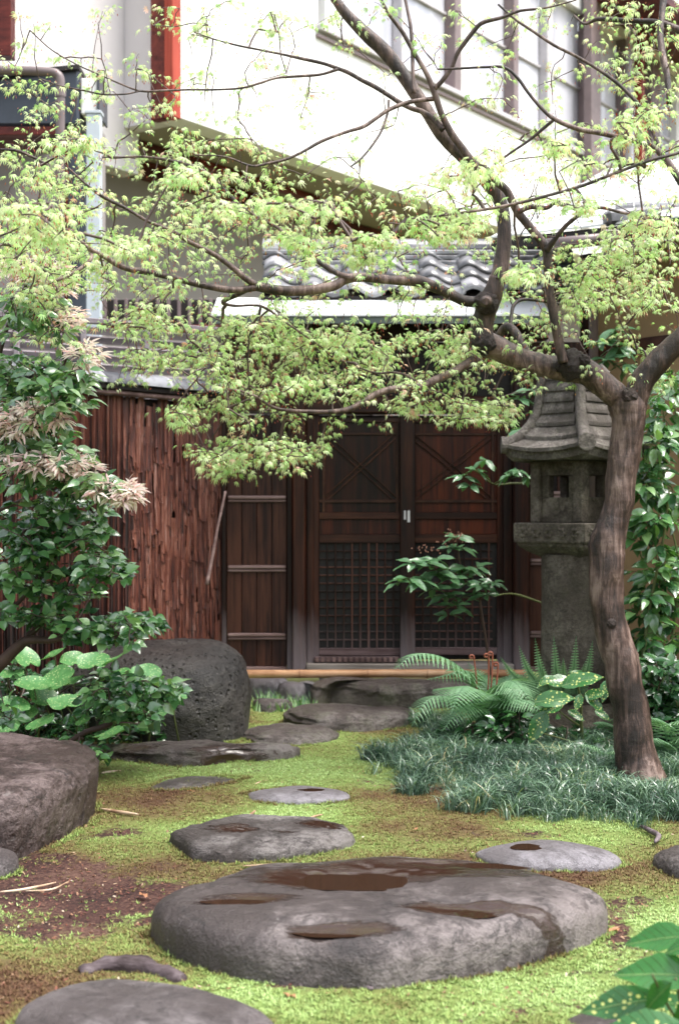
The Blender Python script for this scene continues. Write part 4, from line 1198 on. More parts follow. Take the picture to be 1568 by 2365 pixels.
limb('branch', [(600, 662, 18), (545, 670, 17), (490, 663, 17), (440, 652, 16), (385, 638, 15), (340, 628, 16), (300, 622, 15), (270, 610, 14), (240, 592, 12), (205, 572, 9), (160, 535, 7), (100, 500, 6), (40, 480, 4)], 6.2, 5.9)
limb('branch', [(600, 662, 16), (570, 645, 15), (530, 612, 13), (490, 585, 12), (440, 560, 12), (400, 535, 9), (340, 510, 8), (290, 480, 8), (240, 455, 9), (205, 430, 6), (150, 380, 4)], 6.2, 6.0)
limb('branch', [(815, 642, 18), (780, 632, 14), (740, 607, 13), (705, 580, 12), (680, 560, 11), (640, 525, 8), (590, 500, 8), (560, 480, 10), (520, 440, 9), (490, 410, 10), (460, 390, 9), (400, 372, 8), (330, 362, 6), (260, 365, 4)], 6.25, 6.6)
limb('branch', [(1300, 838, 26), (1290, 790, 24), (1282, 750, 23), (1273, 700, 23), (1267, 650, 22), (1264, 600, 22), (1262, 575, 24), (1240, 545, 20), (1215, 515, 20), (1195, 490, 20), (1180, 460, 20), (1165, 435, 19), (1125, 405, 20), (1095, 380, 20), (1065, 340, 18), (1040, 305, 18), (1018, 260, 15), (1003, 215, 15), (985, 170, 12), (955, 120, 11), (930, 75, 10), (900, 35, 9), (880, 0, 8), (860, -40, 7)], 6.45, 6.3, seed=4)
limb('branch', [(1262, 578, 18), (1278, 556, 13), (1300, 528, 11), (1325, 505, 10), (1355, 487, 9), (1390, 480, 8), (1440, 492, 7), (1500, 500, 7), (1560, 520, 7), (1600, 535, 6)], 6.38, 6.1)
limb('branch', [(1195, 490, 12), (1225, 478, 12), (1262, 480, 11), (1280, 470, 9), (1310, 478, 7), (1340, 488, 6)], 6.38, 6.3)
limb('branch', [(1003, 205, 13), (1022, 185, 12), (1043, 155, 11), (1055, 125, 11), (1072, 100, 11), (1095, 70, 11), (1115, 52, 10), (1160, 40, 8), (1200, 25, 7), (1260, 18, 5), (1330, 0, 4)], 6.3, 6.2)
limb('branch', [(955, 215, 11), (953, 160, 9), (952, 115, 9), (948, 60, 9), (940, 20, 8), (930, -30, 7)], 6.3, 6.4)
limb('branch', [(1600, 470, 18), (1562, 405, 18), (1530, 360, 17), (1500, 335, 14), (1450, 322, 13), (1390, 308, 13), (1335, 298, 12), (1280, 275, 11), (1250, 250, 9), (1220, 215, 8), (1195, 180, 8), (1165, 156, 7), (1120, 155, 6), (1060, 158, 6), (1010, 160, 4)], 6.0, 6.2)
limb('branch', [(1280, 275, 8), (1250, 300, 8), (1220, 325, 7), (1180, 352, 6), (1142, 380, 5)], 6.15, 6.2)
limb('branch', [(1530, 360, 13), (1515, 325, 12), (1500, 285, 11), (1480, 250, 10), (1452, 218, 9), (1420, 188, 9), (1380, 160, 8), (1330, 130, 8), (1280, 105, 7), (1230, 72, 7), (1190, 45, 6), (1150, 10, 5)], 6.05, 6.3)
limb('branch', [(1535, -30, 18), (1528, 30, 16), (1524, 80, 16), (1530, 130, 16), (1540, 180, 15), (1545, 240, 14)], 6.2, 6.0)
limb('branch', [(1620, 90, 24), (1565, 68, 18), (1520, 52, 15), (1470, 48, 12), (1420, 46, 11), (1380, 44, 10), (1350, 55, 6), (1325, 35, 4)], 6.1, 6.4)
limb('branch', [(1023, 300, 15), (1000, 275, 14), (975, 258, 13), (950, 250, 12), (925, 238, 12), (900, 222, 11), (865, 200, 11), (835, 185, 10), (805, 168, 10), (780, 158, 9), (745, 146, 8), (700, 136, 8), (650, 125, 6), (600, 115, 5), (550, 105, 5), (500, 92, 4), (450, 75, 3)], 6.35, 6.6)
limb('branch', [(780, 160, 8), (740, 172, 7), (690, 176, 7), (640, 180, 6), (600, 192, 6), (560, 203, 5), (500, 207, 5), (440, 207, 5), (380, 209, 5), (325, 210, 5), (270, 190, 4), (225, 170, 4), (180, 150, 3), (120, 115, 3), (70, 70, 3)], 6.45, 6.3)
limb('branch', [(325, 210, 4), (290, 217, 4), (240, 218, 4), (190, 208, 4), (140, 198, 3), (90, 180, 3)], 6.35, 6.2)
limb('branch', [(1003, 228, 12), (965, 232, 11), (930, 240, 11), (895, 255, 10), (870, 272, 9), (840, 292, 9), (805, 303, 8), (770, 315, 8), (735, 330, 8), (700, 350, 7), (660, 368, 7), (615, 378, 7), (580, 383, 6), (520, 362, 4), (450, 358, 4)], 6.35, 6.0)
limb('branch', [(898, 232, 7), (895, 260, 6), (882, 300, 6), (860, 335, 6), (835, 365, 5), (810, 385, 4)], 6.35, 6.1)
limb('branch', [(1098, 828, 26), (1075, 842, 21), (1040, 862, 20), (1000, 880, 20), (972, 893, 20), (935, 895, 17), (900, 900, 17), (865, 912, 16), (835, 930, 15), (805, 945, 14), (760, 951, 12), (700, 950, 10), (650, 946, 9), (620, 935, 7), (590, 915, 6), (540, 900, 5), (480, 905, 4)], 6.45, 6.1)
limb('branch', [(968, 893, 8), (945, 870, 6), (910, 860, 6), (870, 862, 5), (830, 850, 4)], 6.4, 6.5)
limb('branch', [(1218, 822, 24), (1205, 795, 22), (1190, 768, 22), (1172, 755, 22), (1155, 770, 20), (1148, 790, 16)], 6.55, 6.75)
limb('branch', [(1178, 757, 12), (1180, 730, 9), (1186, 705, 9), (1205, 692, 8), (1240, 694, 7), (1290, 702, 5)], 6.65, 6.8)
limb('branch', [(575, 668, 12), (545, 682, 12), (515, 698, 10), (540, 706, 7), (580, 705, 6), (602, 707, 7), (625, 718, 6), (650, 738, 5), (690, 765, 5), (740, 800, 4)], 6.2, 6.4)
limb('branch', [(602, 707, 6), (598, 728, 7), (583, 752, 6), (575, 790, 5), (573, 840, 5), (576, 885, 4), (560, 920, 3)], 6.25, 6.3)
limb('branch', [(205, 572, 8), (212, 595, 9), (190, 618, 10), (160, 635, 10), (125, 650, 9)], 6.0, 5.9)
limb('branch', [(1600, 330, 10), (1568, 352, 8), (1500, 370, 8), (1420, 400, 8), (1340, 430, 8), (1270, 450, 8), (1200, 468, 8), (1130, 482, 7), (1060, 492, 7), (1000, 500, 5), (940, 505, 4)], 4.9, 4.6)
limb('branch', [(0, 345, 5), (40, 348, 7), (75, 362, 6), (110, 380, 4)], 5.6, 5.6)
limb('branch', [(-60, 560, 7), (0, 545, 5), (60, 520, 4), (110, 500, 3)], 4.7, 4.5)
# burls and pruning scars
def knot(px, py, r, Y, seed, mat=BK, flat=1.0, name='burl'):
    c_ = P(px, py, Y); bm = bmesh.new(); bmesh.ops.create_icosphere(bm, subdivisions=4, radius=1)
    rr = r / F * Y
    V = []
    for v in bm.verts:
        p = v.co * 1
        k = 1 + .18 * mnoise.noise(p * 2.2 + Vector((seed, 0, 0))) + .14 * mnoise.noise(p * 6 + Vector((seed, 5, 0))) + .07 * mnoise.noise(p * 14)
        V.append(c_ + Vector((p.x * rr * k, p.y * rr * k * flat, p.z * rr * k)))
    bm.verts.index_update(); Fc = [[v.index for v in f_.verts] for f_ in bm.faces]; bm.free()
    mk(name, V, Fc, mat, maple, smooth=True)
knot(1122, 700, 27, 6.42, 1)
knot(1113, 790, 30, 6.45, 2)
knot(1320, 842, 36, 6.5, 3)
knot(1348, 832, 14, 6.45, 6)
knot(1452, 915, 20, 6.56, 4)
knot(1412, 1440, 11, 6.52, 5, flat=.6)
V, Fc = tube([P(1122, 696, 6.33), P(1122, 696, 6.30)], [.028, .016], 14, .15)
mk('cut_end', V, Fc, MB, maple)

# ---- twigs and leaves
LIMBA = np.array(LIMB)
rows = """1122433321224333
2223322211122223
3433311101112333
7644554211234455
7766566534654333
8766666655543466
7556544444444786
2334555665646944
1113688888865313
0000465322340001
0000254200000000
0000010000000000"""
nodes = []
for r_, line in enumerate(rows.split()):
    for c_, ch in enumerate(line):
        d_ = int(ch)
        n_ = RNG.poisson(d_ * 1.9)
        for _ in range(n_):
            nodes.append((c_ * 98 + RNG.random() * 98, r_ * 100 + RNG.random() * 100))
# long hanging sprays the photograph shows apart
for (cx, cy, rx, ry, n_) in ((1110, 950, 90, 26, 30), (925, 935, 28, 34, 10), (600, 1045, 150, 32, 55), (520, 1085, 50, 28, 14), (430, 960, 60, 22, 16), (880, 800, 260, 40, 90), (660, 770, 200, 40, 50), (700, 880, 260, 30, 60), (1400, 640, 120, 60, 60),
                             (1480, 560, 90, 50, 30), (1500, 700, 60, 20, 10), (100, 600, 140, 60, 60), (330, 740, 100, 30, 30), (400, 830, 120, 30, 30)):
    for _ in range(n_):
        a = RNG.random() * 6.283; q = math.sqrt(RNG.random())
        nodes.append((cx + math.cos(a) * rx * q, cy + math.sin(a) * ry * q))
LP = np.stack([784 + LIMBA[:, 0] / LIMBA[:, 1] * F, 1182.5 - (LIMBA[:, 2] - CAM_H) / LIMBA[:, 1] * F], 1)
pts3 = []
for (px, py) in nodes:
    # avoid clearly bare windows between limbs
    dd_ = np.hypot(LP[:, 0] - px, LP[:, 1] - py) + 30 * RNG.random(len(LP))
    Y = LIMBA[dd_.argmin(), 1] + .22 + RNG.normal() * .22
    q = P(px, py, Y); pts3.append((q.x, q.y, q.z))
# sprays hanging closer to the camera, out of focus
near = [(80, 490, 70, 24, 4.3), (120, 540, 50, 16, 4.3), (545, 485, 60, 22, 4.4), (640, 470, 40, 14, 4.5), (745, 485, 55, 25, 4.6), (855, 560, 50, 22, 4.5), (830, 600, 40, 18, 4.6), (1110, 385, 50, 22, 4.6), (1060, 405, 40, 14, 4.6), (1425, 300, 60, 34, 4.7), (1350, 475, 40, 16, 4.7), (1500, 265, 60, 30, 4.8),
        (1050, 530, 60, 20, 4.6), (1210, 640, 50, 18, 4.7), (1280, 330, 40, 18, 4.8), (440, 410, 50, 18, 4.5), (290, 580, 40, 14, 4.4), (170, 330, 60, 18, 5.2), (1500, 520, 50, 26, 4.9), (690, 560, 50, 18, 4.6)]
for (cx, cy, rx, ry, Y) in near:
    for _ in range(int(rx * .22)):
        a = RNG.random() * 6.283; q_ = math.sqrt(RNG.random()); q = P(cx + math.cos(a) * rx * q_, cy + math.sin(a) * ry * q_, Y + RNG.normal() * .1)
        pts3.append((q.x, q.y, q.z))
pts3 = np.array(pts3)
# grow: each node joins the nearest thing already grown
base = LIMBA
d0 = np.array([np.min(np.linalg.norm(base - p, axis=1)) for p in pts3])
order = np.argsort(d0)
pos = list(base); parent_i = [-1] * len(base); desc = [0] * len(base)
arr = np.zeros((len(base) + len(pts3), 3)); arr[:len(base)] = base; cnt = len(base)
for i in order:
    d_ = np.linalg.norm(arr[:cnt] - pts3[i], axis=1)
    j = int(d_.argmin())
    arr[cnt] = pts3[i]; parent_i.append(j); cnt += 1
npt = cnt; nb_ = len(base)
size = np.ones(npt)
for i in range(npt - 1, nb_ - 1, -1):
    if parent_i[i] >= 0: size[parent_i[i]] += size[i]
tw = Soup()
tdir = np.zeros((npt, 3))
for i in range(nb_, npt):
    a = Vector(arr[parent_i[i]]); b = Vector(arr[i]); L = (b - a).length
    tdir[i] = (b - a) / (L + 1e-6)
    if L < .006: continue
    wg = .09 if L < .12 else .045
    m1 = a.lerp(b, .35) + Vector((random.uniform(-1, 1), random.uniform(-1, 1), random.uniform(.0, 1.2))) * L * wg
    m2 = a.lerp(b, .7) + Vector((random.uniform(-1, 1), random.uniform(-1, 1), random.uniform(-.2, 1))) * L * wg
    r0 = .0013 + .0009 * math.sqrt(size[i]); r1 = .0011 + .0007 * math.sqrt(max(0, size[i] - 1))
    V, Fc = tube([a, m1, m2, b], [r0, r0 * .95, r1 * 1.05, r1], 4, cap=False); tw.add(V, Fc)
tw.build('twigs', TW, maple, kind='stuff', smooth=True)

def maple_leaf():
    T = []; TF = []
    for ang_, ln in ((-100, .45), (-62, .75), (-30, .95), (0, 1.08), (30, .95), (62, .75), (100, .45)):
        a = R(ang_); dx, dy = math.sin(a), math.cos(a); b = len(T)
        wdt = .098 * ln ** .6
        T += [(0, 0, 0), (dx * ln * .45 - dy * wdt, dy * ln * .45 + dx * wdt, -.05 - .05 * ln), (dx * ln * .5, dy * ln * .5, -.10 * ln + .045), (dx * ln * .45 + dy * wdt, dy * ln * .45 - dx * wdt, -.05 - .05 * ln), (dx * ln, dy * ln, -.62 * ln * ln)]
        TF += [(b, b + 1, b + 2), (b, b + 2, b + 3), (b + 1, b + 4, b + 2), (b + 2, b + 4, b + 3)]
    return T, TF
MLT, MLF = maple_leaf()
idx = np.arange(nb_, npt)
K = 10
lp = np.repeat(arr[idx], K, 0); td = np.repeat(tdir[idx], K, 0); n = len(lp)
isnear = lp[:, 1] < 5.2
off = RNG.normal(size=(n, 3)) * [.034, .034, .012]
lp = lp + off - td * (RNG.random((n, 1)) * .03)
ld = off / (np.linalg.norm(off, axis=1, keepdims=True) + 1e-6) * .8 + td * .35 + RNG.normal(size=(n, 3)) * .3
dr_ = np.repeat(RNG.random(len(idx)) ** 1.5, K); ld[:, 2] = ld[:, 2] * .5 - .25 - 1.0 * dr_ * RNG.random(n)
up = np.tile([0, 0, 1.0], (n, 1)) + RNG.normal(size=(n, 3)) * .35
M_ = frames(ld, up)
sz = (.0125 + .0185 * RNG.random(n) ** 1.3) * (.85 + .3 * np.repeat(RNG.random(len(idx)), K))
tint = np.clip(np.repeat(RNG.random(len(idx)), K) * .40 + RNG.random(n) * .56, 0, .96)
MLM = m_leaf('maple_leaf', [(0, (.42, .58, .24)), (.22, (.62, .73, .40)), (.42, (.31, .55, .16)), (.62, (.76, .81, .54)), (.80, (.44, .66, .26)), (.88, (.76, .54, .42)), (1, (.50, .14, .10))], .5, .32, (1.25, 1.25, 1.0))
crown = scatter('crown', MLT, MLF, lp, M_, sz, MLM, maple, tint=tint)
# red keys and flower bits hanging under the leaves
n2 = int(n * .85); sel = RNG.integers(0, n, n2)
T = [(0, 0, 0), (-.13, .3, 0), (0, .34, .1), (.13, .3, 0), (0, .75, .02), (-.10, .62, -.06)]
TF = [(0, 1, 2), (0, 2, 3), (1, 4, 2), (2, 4, 3)]
ld2 = RNG.normal(size=(n2, 3)) * .35; ld2[:, 2] = -1
scatter('flowers', T, TF, lp[sel] + RNG.normal(size=(n2, 3)) * .012 - [0, 0, .012], frames(ld2, RNG.normal(size=(n2, 3))), .010 + .010 * RNG.random(n2), m_leaf('maple_flower', [(0, (.30, .04, .03)), (.5, (.42, .09, .05)), (.8, (.5, .25, .10)), (1, (.4, .38, .15))], .3, .5, (1.1, 1, .8)), maple)

# ------------------------------------------------------------------ leaf shapes for the other plants
def oval_leaf(w=.36, n=4, droop=.28, fold=.10, tipped=.75):
    T = []; TF = []
    for i in range(n + 1):
        u = i / n
        ww = w * math.sin(math.pi * min(1, u ** tipped)) * (1 if 0 < i < n else 0)
        z = -droop * u * u
        T += [(-ww, u, z - 0 + fold * (ww / w)), (0, u, z), (ww, u, z + fold * (ww / w))]
    for i in range(n):
        b = i * 3
        TF += [(b, b + 1, b + 4, b + 3), (b + 1, b + 2, b + 5, b + 4)]
    return T, TF
OT, OF = oval_leaf()
ET, EF = oval_leaf(.24, 5, .35, .08, .85)
NT, NF = oval_leaf(.11, 4, .25, .04, .9)

def bush(root, skel, pads, K, size, mat, twmat, up_bias=.3, stem_r=.004, tintf=None, name='foliage', leaf=(OT, OF), spread=.03, droop=.15, ysd=.12, rosette=False):
    """skel: 3D points already built as stems; pads: (px,py,rx,ry,Y,count)"""
    pts = []
    for (cx, cy, rx, ry, Y, n_) in pads:
        for _ in range(n_):
            a = RNG.random() * 6.283; q = math.sqrt(RNG.random()); v = P(cx + math.cos(a) * rx * q, cy + math.sin(a) * ry * q, Y + RNG.normal() * ysd); pts.append((v.x, v.y, max(v.z, .03)))
    pts = np.array(pts); base = np.array(skel)
    d0 = np.array([np.min(np.linalg.norm(base - p, axis=1)) for p in pts]); order = np.argsort(d0)
    A = np.zeros((len(base) + len(pts), 3)); A[:len(base)] = base; cnt = len(base); par = [-1] * cnt
    for i in order:
        j = int(np.linalg.norm(A[:cnt] - pts[i], axis=1).argmin()); A[cnt] = pts[i]; par.append(j); cnt += 1
    size_ = np.ones(cnt); nb0 = len(base)
    for i in range(cnt - 1, nb0 - 1, -1): size_[par[i]] += size_[i]
    s_ = Soup(); td = np.zeros((cnt, 3))
    for i in range(nb0, cnt):
        a = Vector(A[par[i]]); b = Vector(A[i]); L = (b - a).length; td[i] = (b - a) / (L + 1e-6)
        if L < .01: continue
        m = a.lerp(b, .5) + Vector((random.uniform(-1, 1), random.uniform(-1, 1), random.uniform(-.6, .8))) * L * .1
        r = .0016 + .0009 * math.sqrt(size_[i]); V, Fc = tube([a, m, b], [r, r, r * .85], 5, cap=False); s_.add(V, Fc)
    s_.build('twigs', twmat, root, kind='stuff', smooth=True)
    ii = np.arange(nb0, cnt)
    lp = np.repeat(A[ii], K, 0); t_ = np.repeat(td[ii], K, 0); n = len(lp)
    off = RNG.normal(size=(n, 3)) * [spread, spread, spread * .5]
    ld = off / (np.linalg.norm(off, axis=1, keepdims=True) + 1e-6) + t_ * .5 + RNG.normal(size=(n, 3)) * .2
    ld[:, 2] = ld[:, 2] * .6 + up_bias - droop
    M = frames(ld, np.tile([0, -.6, 1.0], (n, 1)) + RNG.normal(size=(n, 3)) * .4)
    tn = RNG.random(n) if tintf is None else tintf(lp)
    return scatter(name, leaf[0], leaf[1], lp + off * .5, M, size * (.7 + .5 * RNG.random(n)), mat, root, tint=tn, smooth=True)
STEM = m_plain('shrub_bark', (.075, .045, .035), .6, .25, 14, .4)
STEMG = m_plain('green_stem', (.10, .12, .04), .5, .2, 14, .2)
LEAF_G = m_leaf('glossy_leaf', [(0, (.026, .080, .036)), (.4, (.06, .16, .055)), (.75, (.12, .26, .09)), (1, (.26, .42, .18))], .22, .25, (1.6, 1.9, .6), spec=.9)
LEAF_D = m_leaf('dark_glossy_leaf', [(0, (.012, .045, .018)), (.5, (.025, .085, .03)), (1, (.06, .16, .05))], .15, .25, (1.4, 1.7, .6), spec=.9)
LEAF_P = m_leaf('bushy_leaf', [(0, (.05, .13, .06)), (.4, (.10, .23, .09)), (.7, (.20, .34, .15)), (1, (.34, .46, .24))], .25, .25, (1.4, 1.7, .6), spec=.9)
LEAF_NEW = m_leaf('pink_new_leaf', [(0, (.78, .78, .60)), (.35, (.90, .82, .76)), (.7, (.92, .74, .72)), (1, (.85, .52, .50))], .4, .4, (1.05, 1.02, 1.0))
def stems(root, lists, mat, name='stem', rough=.1):
    out = []
    for (pl, Y0, Y1) in lists:
        p3 = []
        for i, (px, py, w) in enumerate(pl):
            Y = Y0 + (Y1 - Y0) * i / (len(pl) - 1); q = P(px, py, Y); p3.append((q.x, q.y, q.z, max(.0018, w / 2 / F * Y)))
        cr = catmull(p3, 5); V, Fc = tube([c_[:3] for c_ in cr], [max(.0015, c_[3]) for c_ in cr], 10, rough)
        mk(name, V, Fc, mat, root, smooth=True)
        out += [tuple(c_[:3]) for c_ in cr]
    return out
# left: flowering shrub with pinkish new growth
ps = thing('flowering_shrub', P(-60, 1700, 6.9), 'tall leafy shrub with pinkish new tufts at the left edge, above the camellia', 'shrub')
sk = stems(ps, [([(-70, 1760, 26), (-60, 1500, 22), (-50, 1250, 18), (-30, 1050, 15), (-10, 860, 12), (30, 720, 8), (60, 660, 5)], 6.9, 6.5),
                ([(-40, 1060, 12), (40, 1000, 8), (110, 960, 6), (170, 930, 4)], 6.7, 6.4), ([(-15, 900, 10), (50, 880, 7), (110, 870, 5), (150, 840, 4)], 6.6, 6.4),
                ([(-50, 1200, 12), (40, 1160, 8), (130, 1120, 6), (220, 1100, 4)], 6.8, 6.5), ([(110, 960, 4), (120, 1020, 3), (118, 1050, 3)], 6.4, 6.4)], STEM)
bush(ps, sk, [(70, 700, 75, 30, 6.5, 34), (110, 750, 60, 24, 6.5, 18), (40, 730, 40, 40, 6.5, 12), (60, 850, 80, 30, 6.5, 26), (130, 870, 75, 38, 6.4, 42), (60, 905, 80, 30, 6.5, 30), (130, 930, 70, 35, 6.4, 26), (100, 980, 75, 28, 6.45, 22),
             (60, 1040, 90, 30, 6.5, 40), (140, 1060, 70, 25, 6.45, 22), (110, 1105, 110, 28, 6.5, 46), (220, 1120, 60, 24, 6.4, 22), (20, 950, 40, 60, 6.5, 20)],
     4, .074, LEAF_P, STEM, leaf=(ET, EF), spread=.03, up_bias=.1, droop=.2)
bush(ps, sk, [(60, 625, 100, 22, 6.5, 40), (130, 660, 40, 20, 6.5, 12), (140, 735, 50, 22, 6.5, 14), (195, 820, 36, 26, 6.4, 14), (60, 960, 100, 34, 6.35, 56), (30, 985, 50, 20, 6.35, 20), (90, 1065, 100, 18, 6.35, 46), (180, 1085, 50, 18, 6.35, 22), (255, 1130, 60, 18, 6.3, 28), (285, 1150, 35, 10, 6.3, 12)],
     14, .055, LEAF_NEW, STEM, leaf=(NT, NF), spread=.018, up_bias=.1, droop=.1, name='new_growth', ysd=.06)
# left: camellia with tiered branches
cm = thing('camellia_shrub', P(-40, 1740, 7.0), 'camellia with tiers of small glossy leaves on bent brown branches at left', 'shrub')
sk = stems(cm, [([(-60, 1640, 34), (-30, 1570, 32), (10, 1525, 30), (45, 1492, 26), (70, 1478, 20), (120, 1478, 16), (165, 1468, 12), (210, 1466, 9), (260, 1470, 6), (320, 1455, 5), (350, 1450, 3)], 6.9, 6.6),
                ([(62, 1480, 18), (75, 1462, 14), (100, 1440, 10), (110, 1400, 8), (120, 1350, 7), (128, 1300, 6), (140, 1250, 4)], 6.85, 6.7),
                ([(-20, 1440, 14), (20, 1410, 12), (50, 1385, 10), (95, 1330, 7), (100, 1280, 5), (98, 1230, 4)], 6.9, 6.7),
                ([(138, 1738, 12), (165, 1712, 13), (200, 1690, 12), (235, 1680, 14), (258, 1668, 14), (262, 1650, 9), (250, 1625, 7), (242, 1600, 5)], 6.95, 6.8),
                ([(258, 1668, 8), (290, 1640, 6), (330, 1610, 5), (380, 1590, 4)], 6.85, 6.7)], STEM)
bush(cm, sk, [(80, 1200, 100, 40, 6.7, 50), (180, 1180, 80, 40, 6.7, 40), (60, 1260, 80, 40, 6.7, 40), (200, 1240, 60, 30, 6.65, 30), (150, 1290, 120, 30, 6.65, 50), (240, 1320, 70, 18, 6.6, 30), (60, 1340, 80, 30, 6.7, 34), (150, 1370, 80, 26, 6.7, 26), (30, 1420, 50, 20, 6.7, 16),
             (140, 1430, 90, 18, 6.65, 26), (190, 1460, 70, 16, 6.6, 20), (310, 1440, 62, 20, 6.55, 34), (280, 1475, 40, 12, 6.6, 10), (250, 1570, 50, 20, 6.75, 12), (310, 1600, 100, 36, 6.7, 50), (235, 1630, 40, 30, 6.7, 16), (360, 1600, 60, 26, 6.65, 24), (320, 1650, 70, 24, 6.65, 18), (20, 1640, 30, 30, 6.6, 8), (180, 1735, 60, 10, 6.6, 8), (230, 1740, 30, 8, 6.55, 4)],
     5, .058, LEAF_G, STEM, spread=.028, up_bias=.15, droop=.15)

# leopard plant: big round blotched leaves on stalks, each leaf a part
LEO = m_leaf('blotched_leaf', [(0, (.045, .14, .045)), (.5, (.075, .21, .065)), (1, (.12, .28, .10))], .2, .35, (1.3, 1.5, .7), spec=.5, spots=(7, .24, (.38, .48, .22)))
lg = thing('leopard_plant', G(170, 1760), 'clump of big round leaves with yellow blotches between the camellia and the boulder', 'plant')
def round_leaf_mesh(seed):
    rg = random.Random(seed); V = [(0, 0, 0)]; n = 28; tint = [.5]
    for ring, r in enumerate((.35, .7, 1.0)):
        for i in range(n):
            a = 2 * math.pi * i / n + math.pi / 2
            dent = 1 - .42 * math.exp(-((min(i, n - i)) / 1.0) ** 2) * (r)
            rad = r * dent * (1 + .04 * math.sin(5 * a + seed))
            V.append((math.cos(a) * rad, -math.sin(a) * rad * .95, .22 * r * r + .06 * math.sin(3 * a + seed * 2) * r * r - .10 * r)); tint.append(.3 + .5 * rg.random())
    Fc = [[0, 1 + i, 1 + (i + 1) % n] for i in range(n)]
    for k in range(2):
        for i in range(n): Fc.append([1 + k * n + i, 1 + (k + 1) * n + i, 1 + (k + 1) * n + (i + 1) % n, 1 + k * n + (i + 1) % n])
    me = np_mesh('leaf', V, Fc, True, {'tint': tint}); me.materials.append(LEO); return me
RLM = [round_leaf_mesh(s) for s in range(4)]
leaves = [(79, 1583, 42, 7.5), (135, 1568, 38, 7.6), (150, 1625, 36, 7.4), (96, 1672, 34, 7.3), (31, 1630, 36, 7.4), (216, 1529, 34, 7.7), (262, 1525, 30, 7.7), (272, 1564, 34, 7.6), (339, 1556, 32, 7.5), (258, 1697, 42, 7.15), (405, 1604, 26, 7.35), (362, 1648, 26, 7.3), (170, 1524, 28, 7.8), (127, 1512, 30, 7.8), (60, 1520, 34, 7.8), (20, 1560, 34, 7.7), (205, 1600, 32, 7.5), (300, 1600, 30, 7.4), (190, 1655, 28, 7.5), (230, 1640, 28, 7.4), (10, 1680, 32, 7.2), (100, 1610, 34, 7.6), (330, 1620, 28, 7.5), (60, 1648, 26, 7.5), (240, 1590, 30, 7.6), (170, 1575, 28, 7.7)]
for i, (px, py, r, Y) in enumerate(leaves):
    q = P(px, py, Y); s = r / F * Y * 1.12
    inst('leaf', RLM[i % 4], lg, q, (R(random.uniform(8, 48)), R(random.uniform(-22, 22)), random.uniform(-1, 1)), (s, s, s))
    f0 = Vector((q.x + random.uniform(-.08, .08), Y + .12, 0)); mid = q.lerp(f0, .5) + Vector((random.uniform(-.03, .03), .03, .02))
    V, Fc = tube([q, mid, f0], [.0035, .004, .005], 6); mk('leaf_stalk', V, Fc, STEMG, lg, smooth=True)

# ------------------------------------------------------------------ lily turf
def poly_contains(poly, x, y):
    ins = np.zeros(len(x), bool); j = len(poly) - 1
    for i in range(len(poly)):
        xi, yi = poly[i]; xj, yj = poly[j]
        c_ = ((yi > y) != (yj > y)) & (x < (xj - xi) * (y - yi) / (yj - yi + 1e-12) + xi); ins ^= c_; j = i
    return ins
turf = [(830, 1775), (870, 1740), (930, 1715), (1000, 1690), (1100, 1680), (1250, 1690), (1400, 1720), (1600, 1740), (1700, 1800), (1660, 1925), (1568, 1915), (1480, 1905), (1400, 1898), (1330, 1905), (1200, 1885), (1070, 1862), (1000, 1835), (950, 1795), (860, 1800)]
tp = [(G(a, b).x, G(a, b).y) for a, b in turf]
tp[3:8] = [(tp[3][0], 8.15), (.95, 8.5), (1.2, 8.5), (1.6, 8.3), (2.2, 7.9)]
xs_ = [p[0] for p in tp]; ys_ = [p[1] for p in tp]
N = 26000
x = RNG.uniform(min(xs_), max(xs_), N); y = RNG.uniform(min(ys_), max(ys_), N)
k_ = poly_contains(tp, x + (vnoise(x, y, 6, 4) - .5) * .34, y + (vnoise(x, y, 6, 6) - .5) * .34) & (vnoise(x, y, 6, 31) > .30)
x, y = x[k_], y[k_]; nc = len(x)
cl = RNG.integers(0, nc, 46000)
# clumps: blades gather round 2600 crowns
cc = RNG.integers(0, nc, 1900)
which = RNG.integers(0, len(cc), 56000)
bx = x[cc][which] + RNG.normal(size=56000) * .018; by = y[cc][which] + RNG.normal(size=56000) * .018
n = len(bx)
GT = []; GF = []
for i in range(5):
    u = i / 4; w_ = .015 * (1 - u ** 2.2) + .001
    GT += [(-w_, u * (1 - .18 * u), .75 * u - .95 * u ** 2.3), (w_, u * (1 - .18 * u), .75 * u - .95 * u ** 2.3)]
for i in range(4): GF.append((2 * i, 2 * i + 1, 2 * i + 3, 2 * i + 2))
ang_ = RNG.random(n) * 6.283; lean = RNG.random(n)
d = np.stack([np.cos(ang_), np.sin(ang_), .25 + lean * 1.6], 1)
M_ = frames(d, np.tile([0, 0, 1.0], (n, 1)) + RNG.normal(size=(n, 3)) * .25)
TURF = m_leaf('lily_turf_blade', [(0, (.022, .05, .034)), (.45, (.06, .125, .08)), (.85, (.20, .30, .20)), (.97, (.22, .27, .12)), (1, (.40, .34, .18))], .2, .32, (1.2, 1.5, .8), spec=.8)
ln = (.05 + .13 * RNG.random(n) ** 1.4) * (.55 + .8 * vnoise(bx, by, 4, 12))
scatter('lily_turf', GT, GF, np.stack([bx, by, hgt(bx, by)], 1), M_, ln, TURF, tint=np.clip(RNG.random(n) ** 1.2 * .8 + (vnoise(bx, by, 7, 55) - .35) * .5, 0, 1), smooth=True, origin=(0, 0, 0))

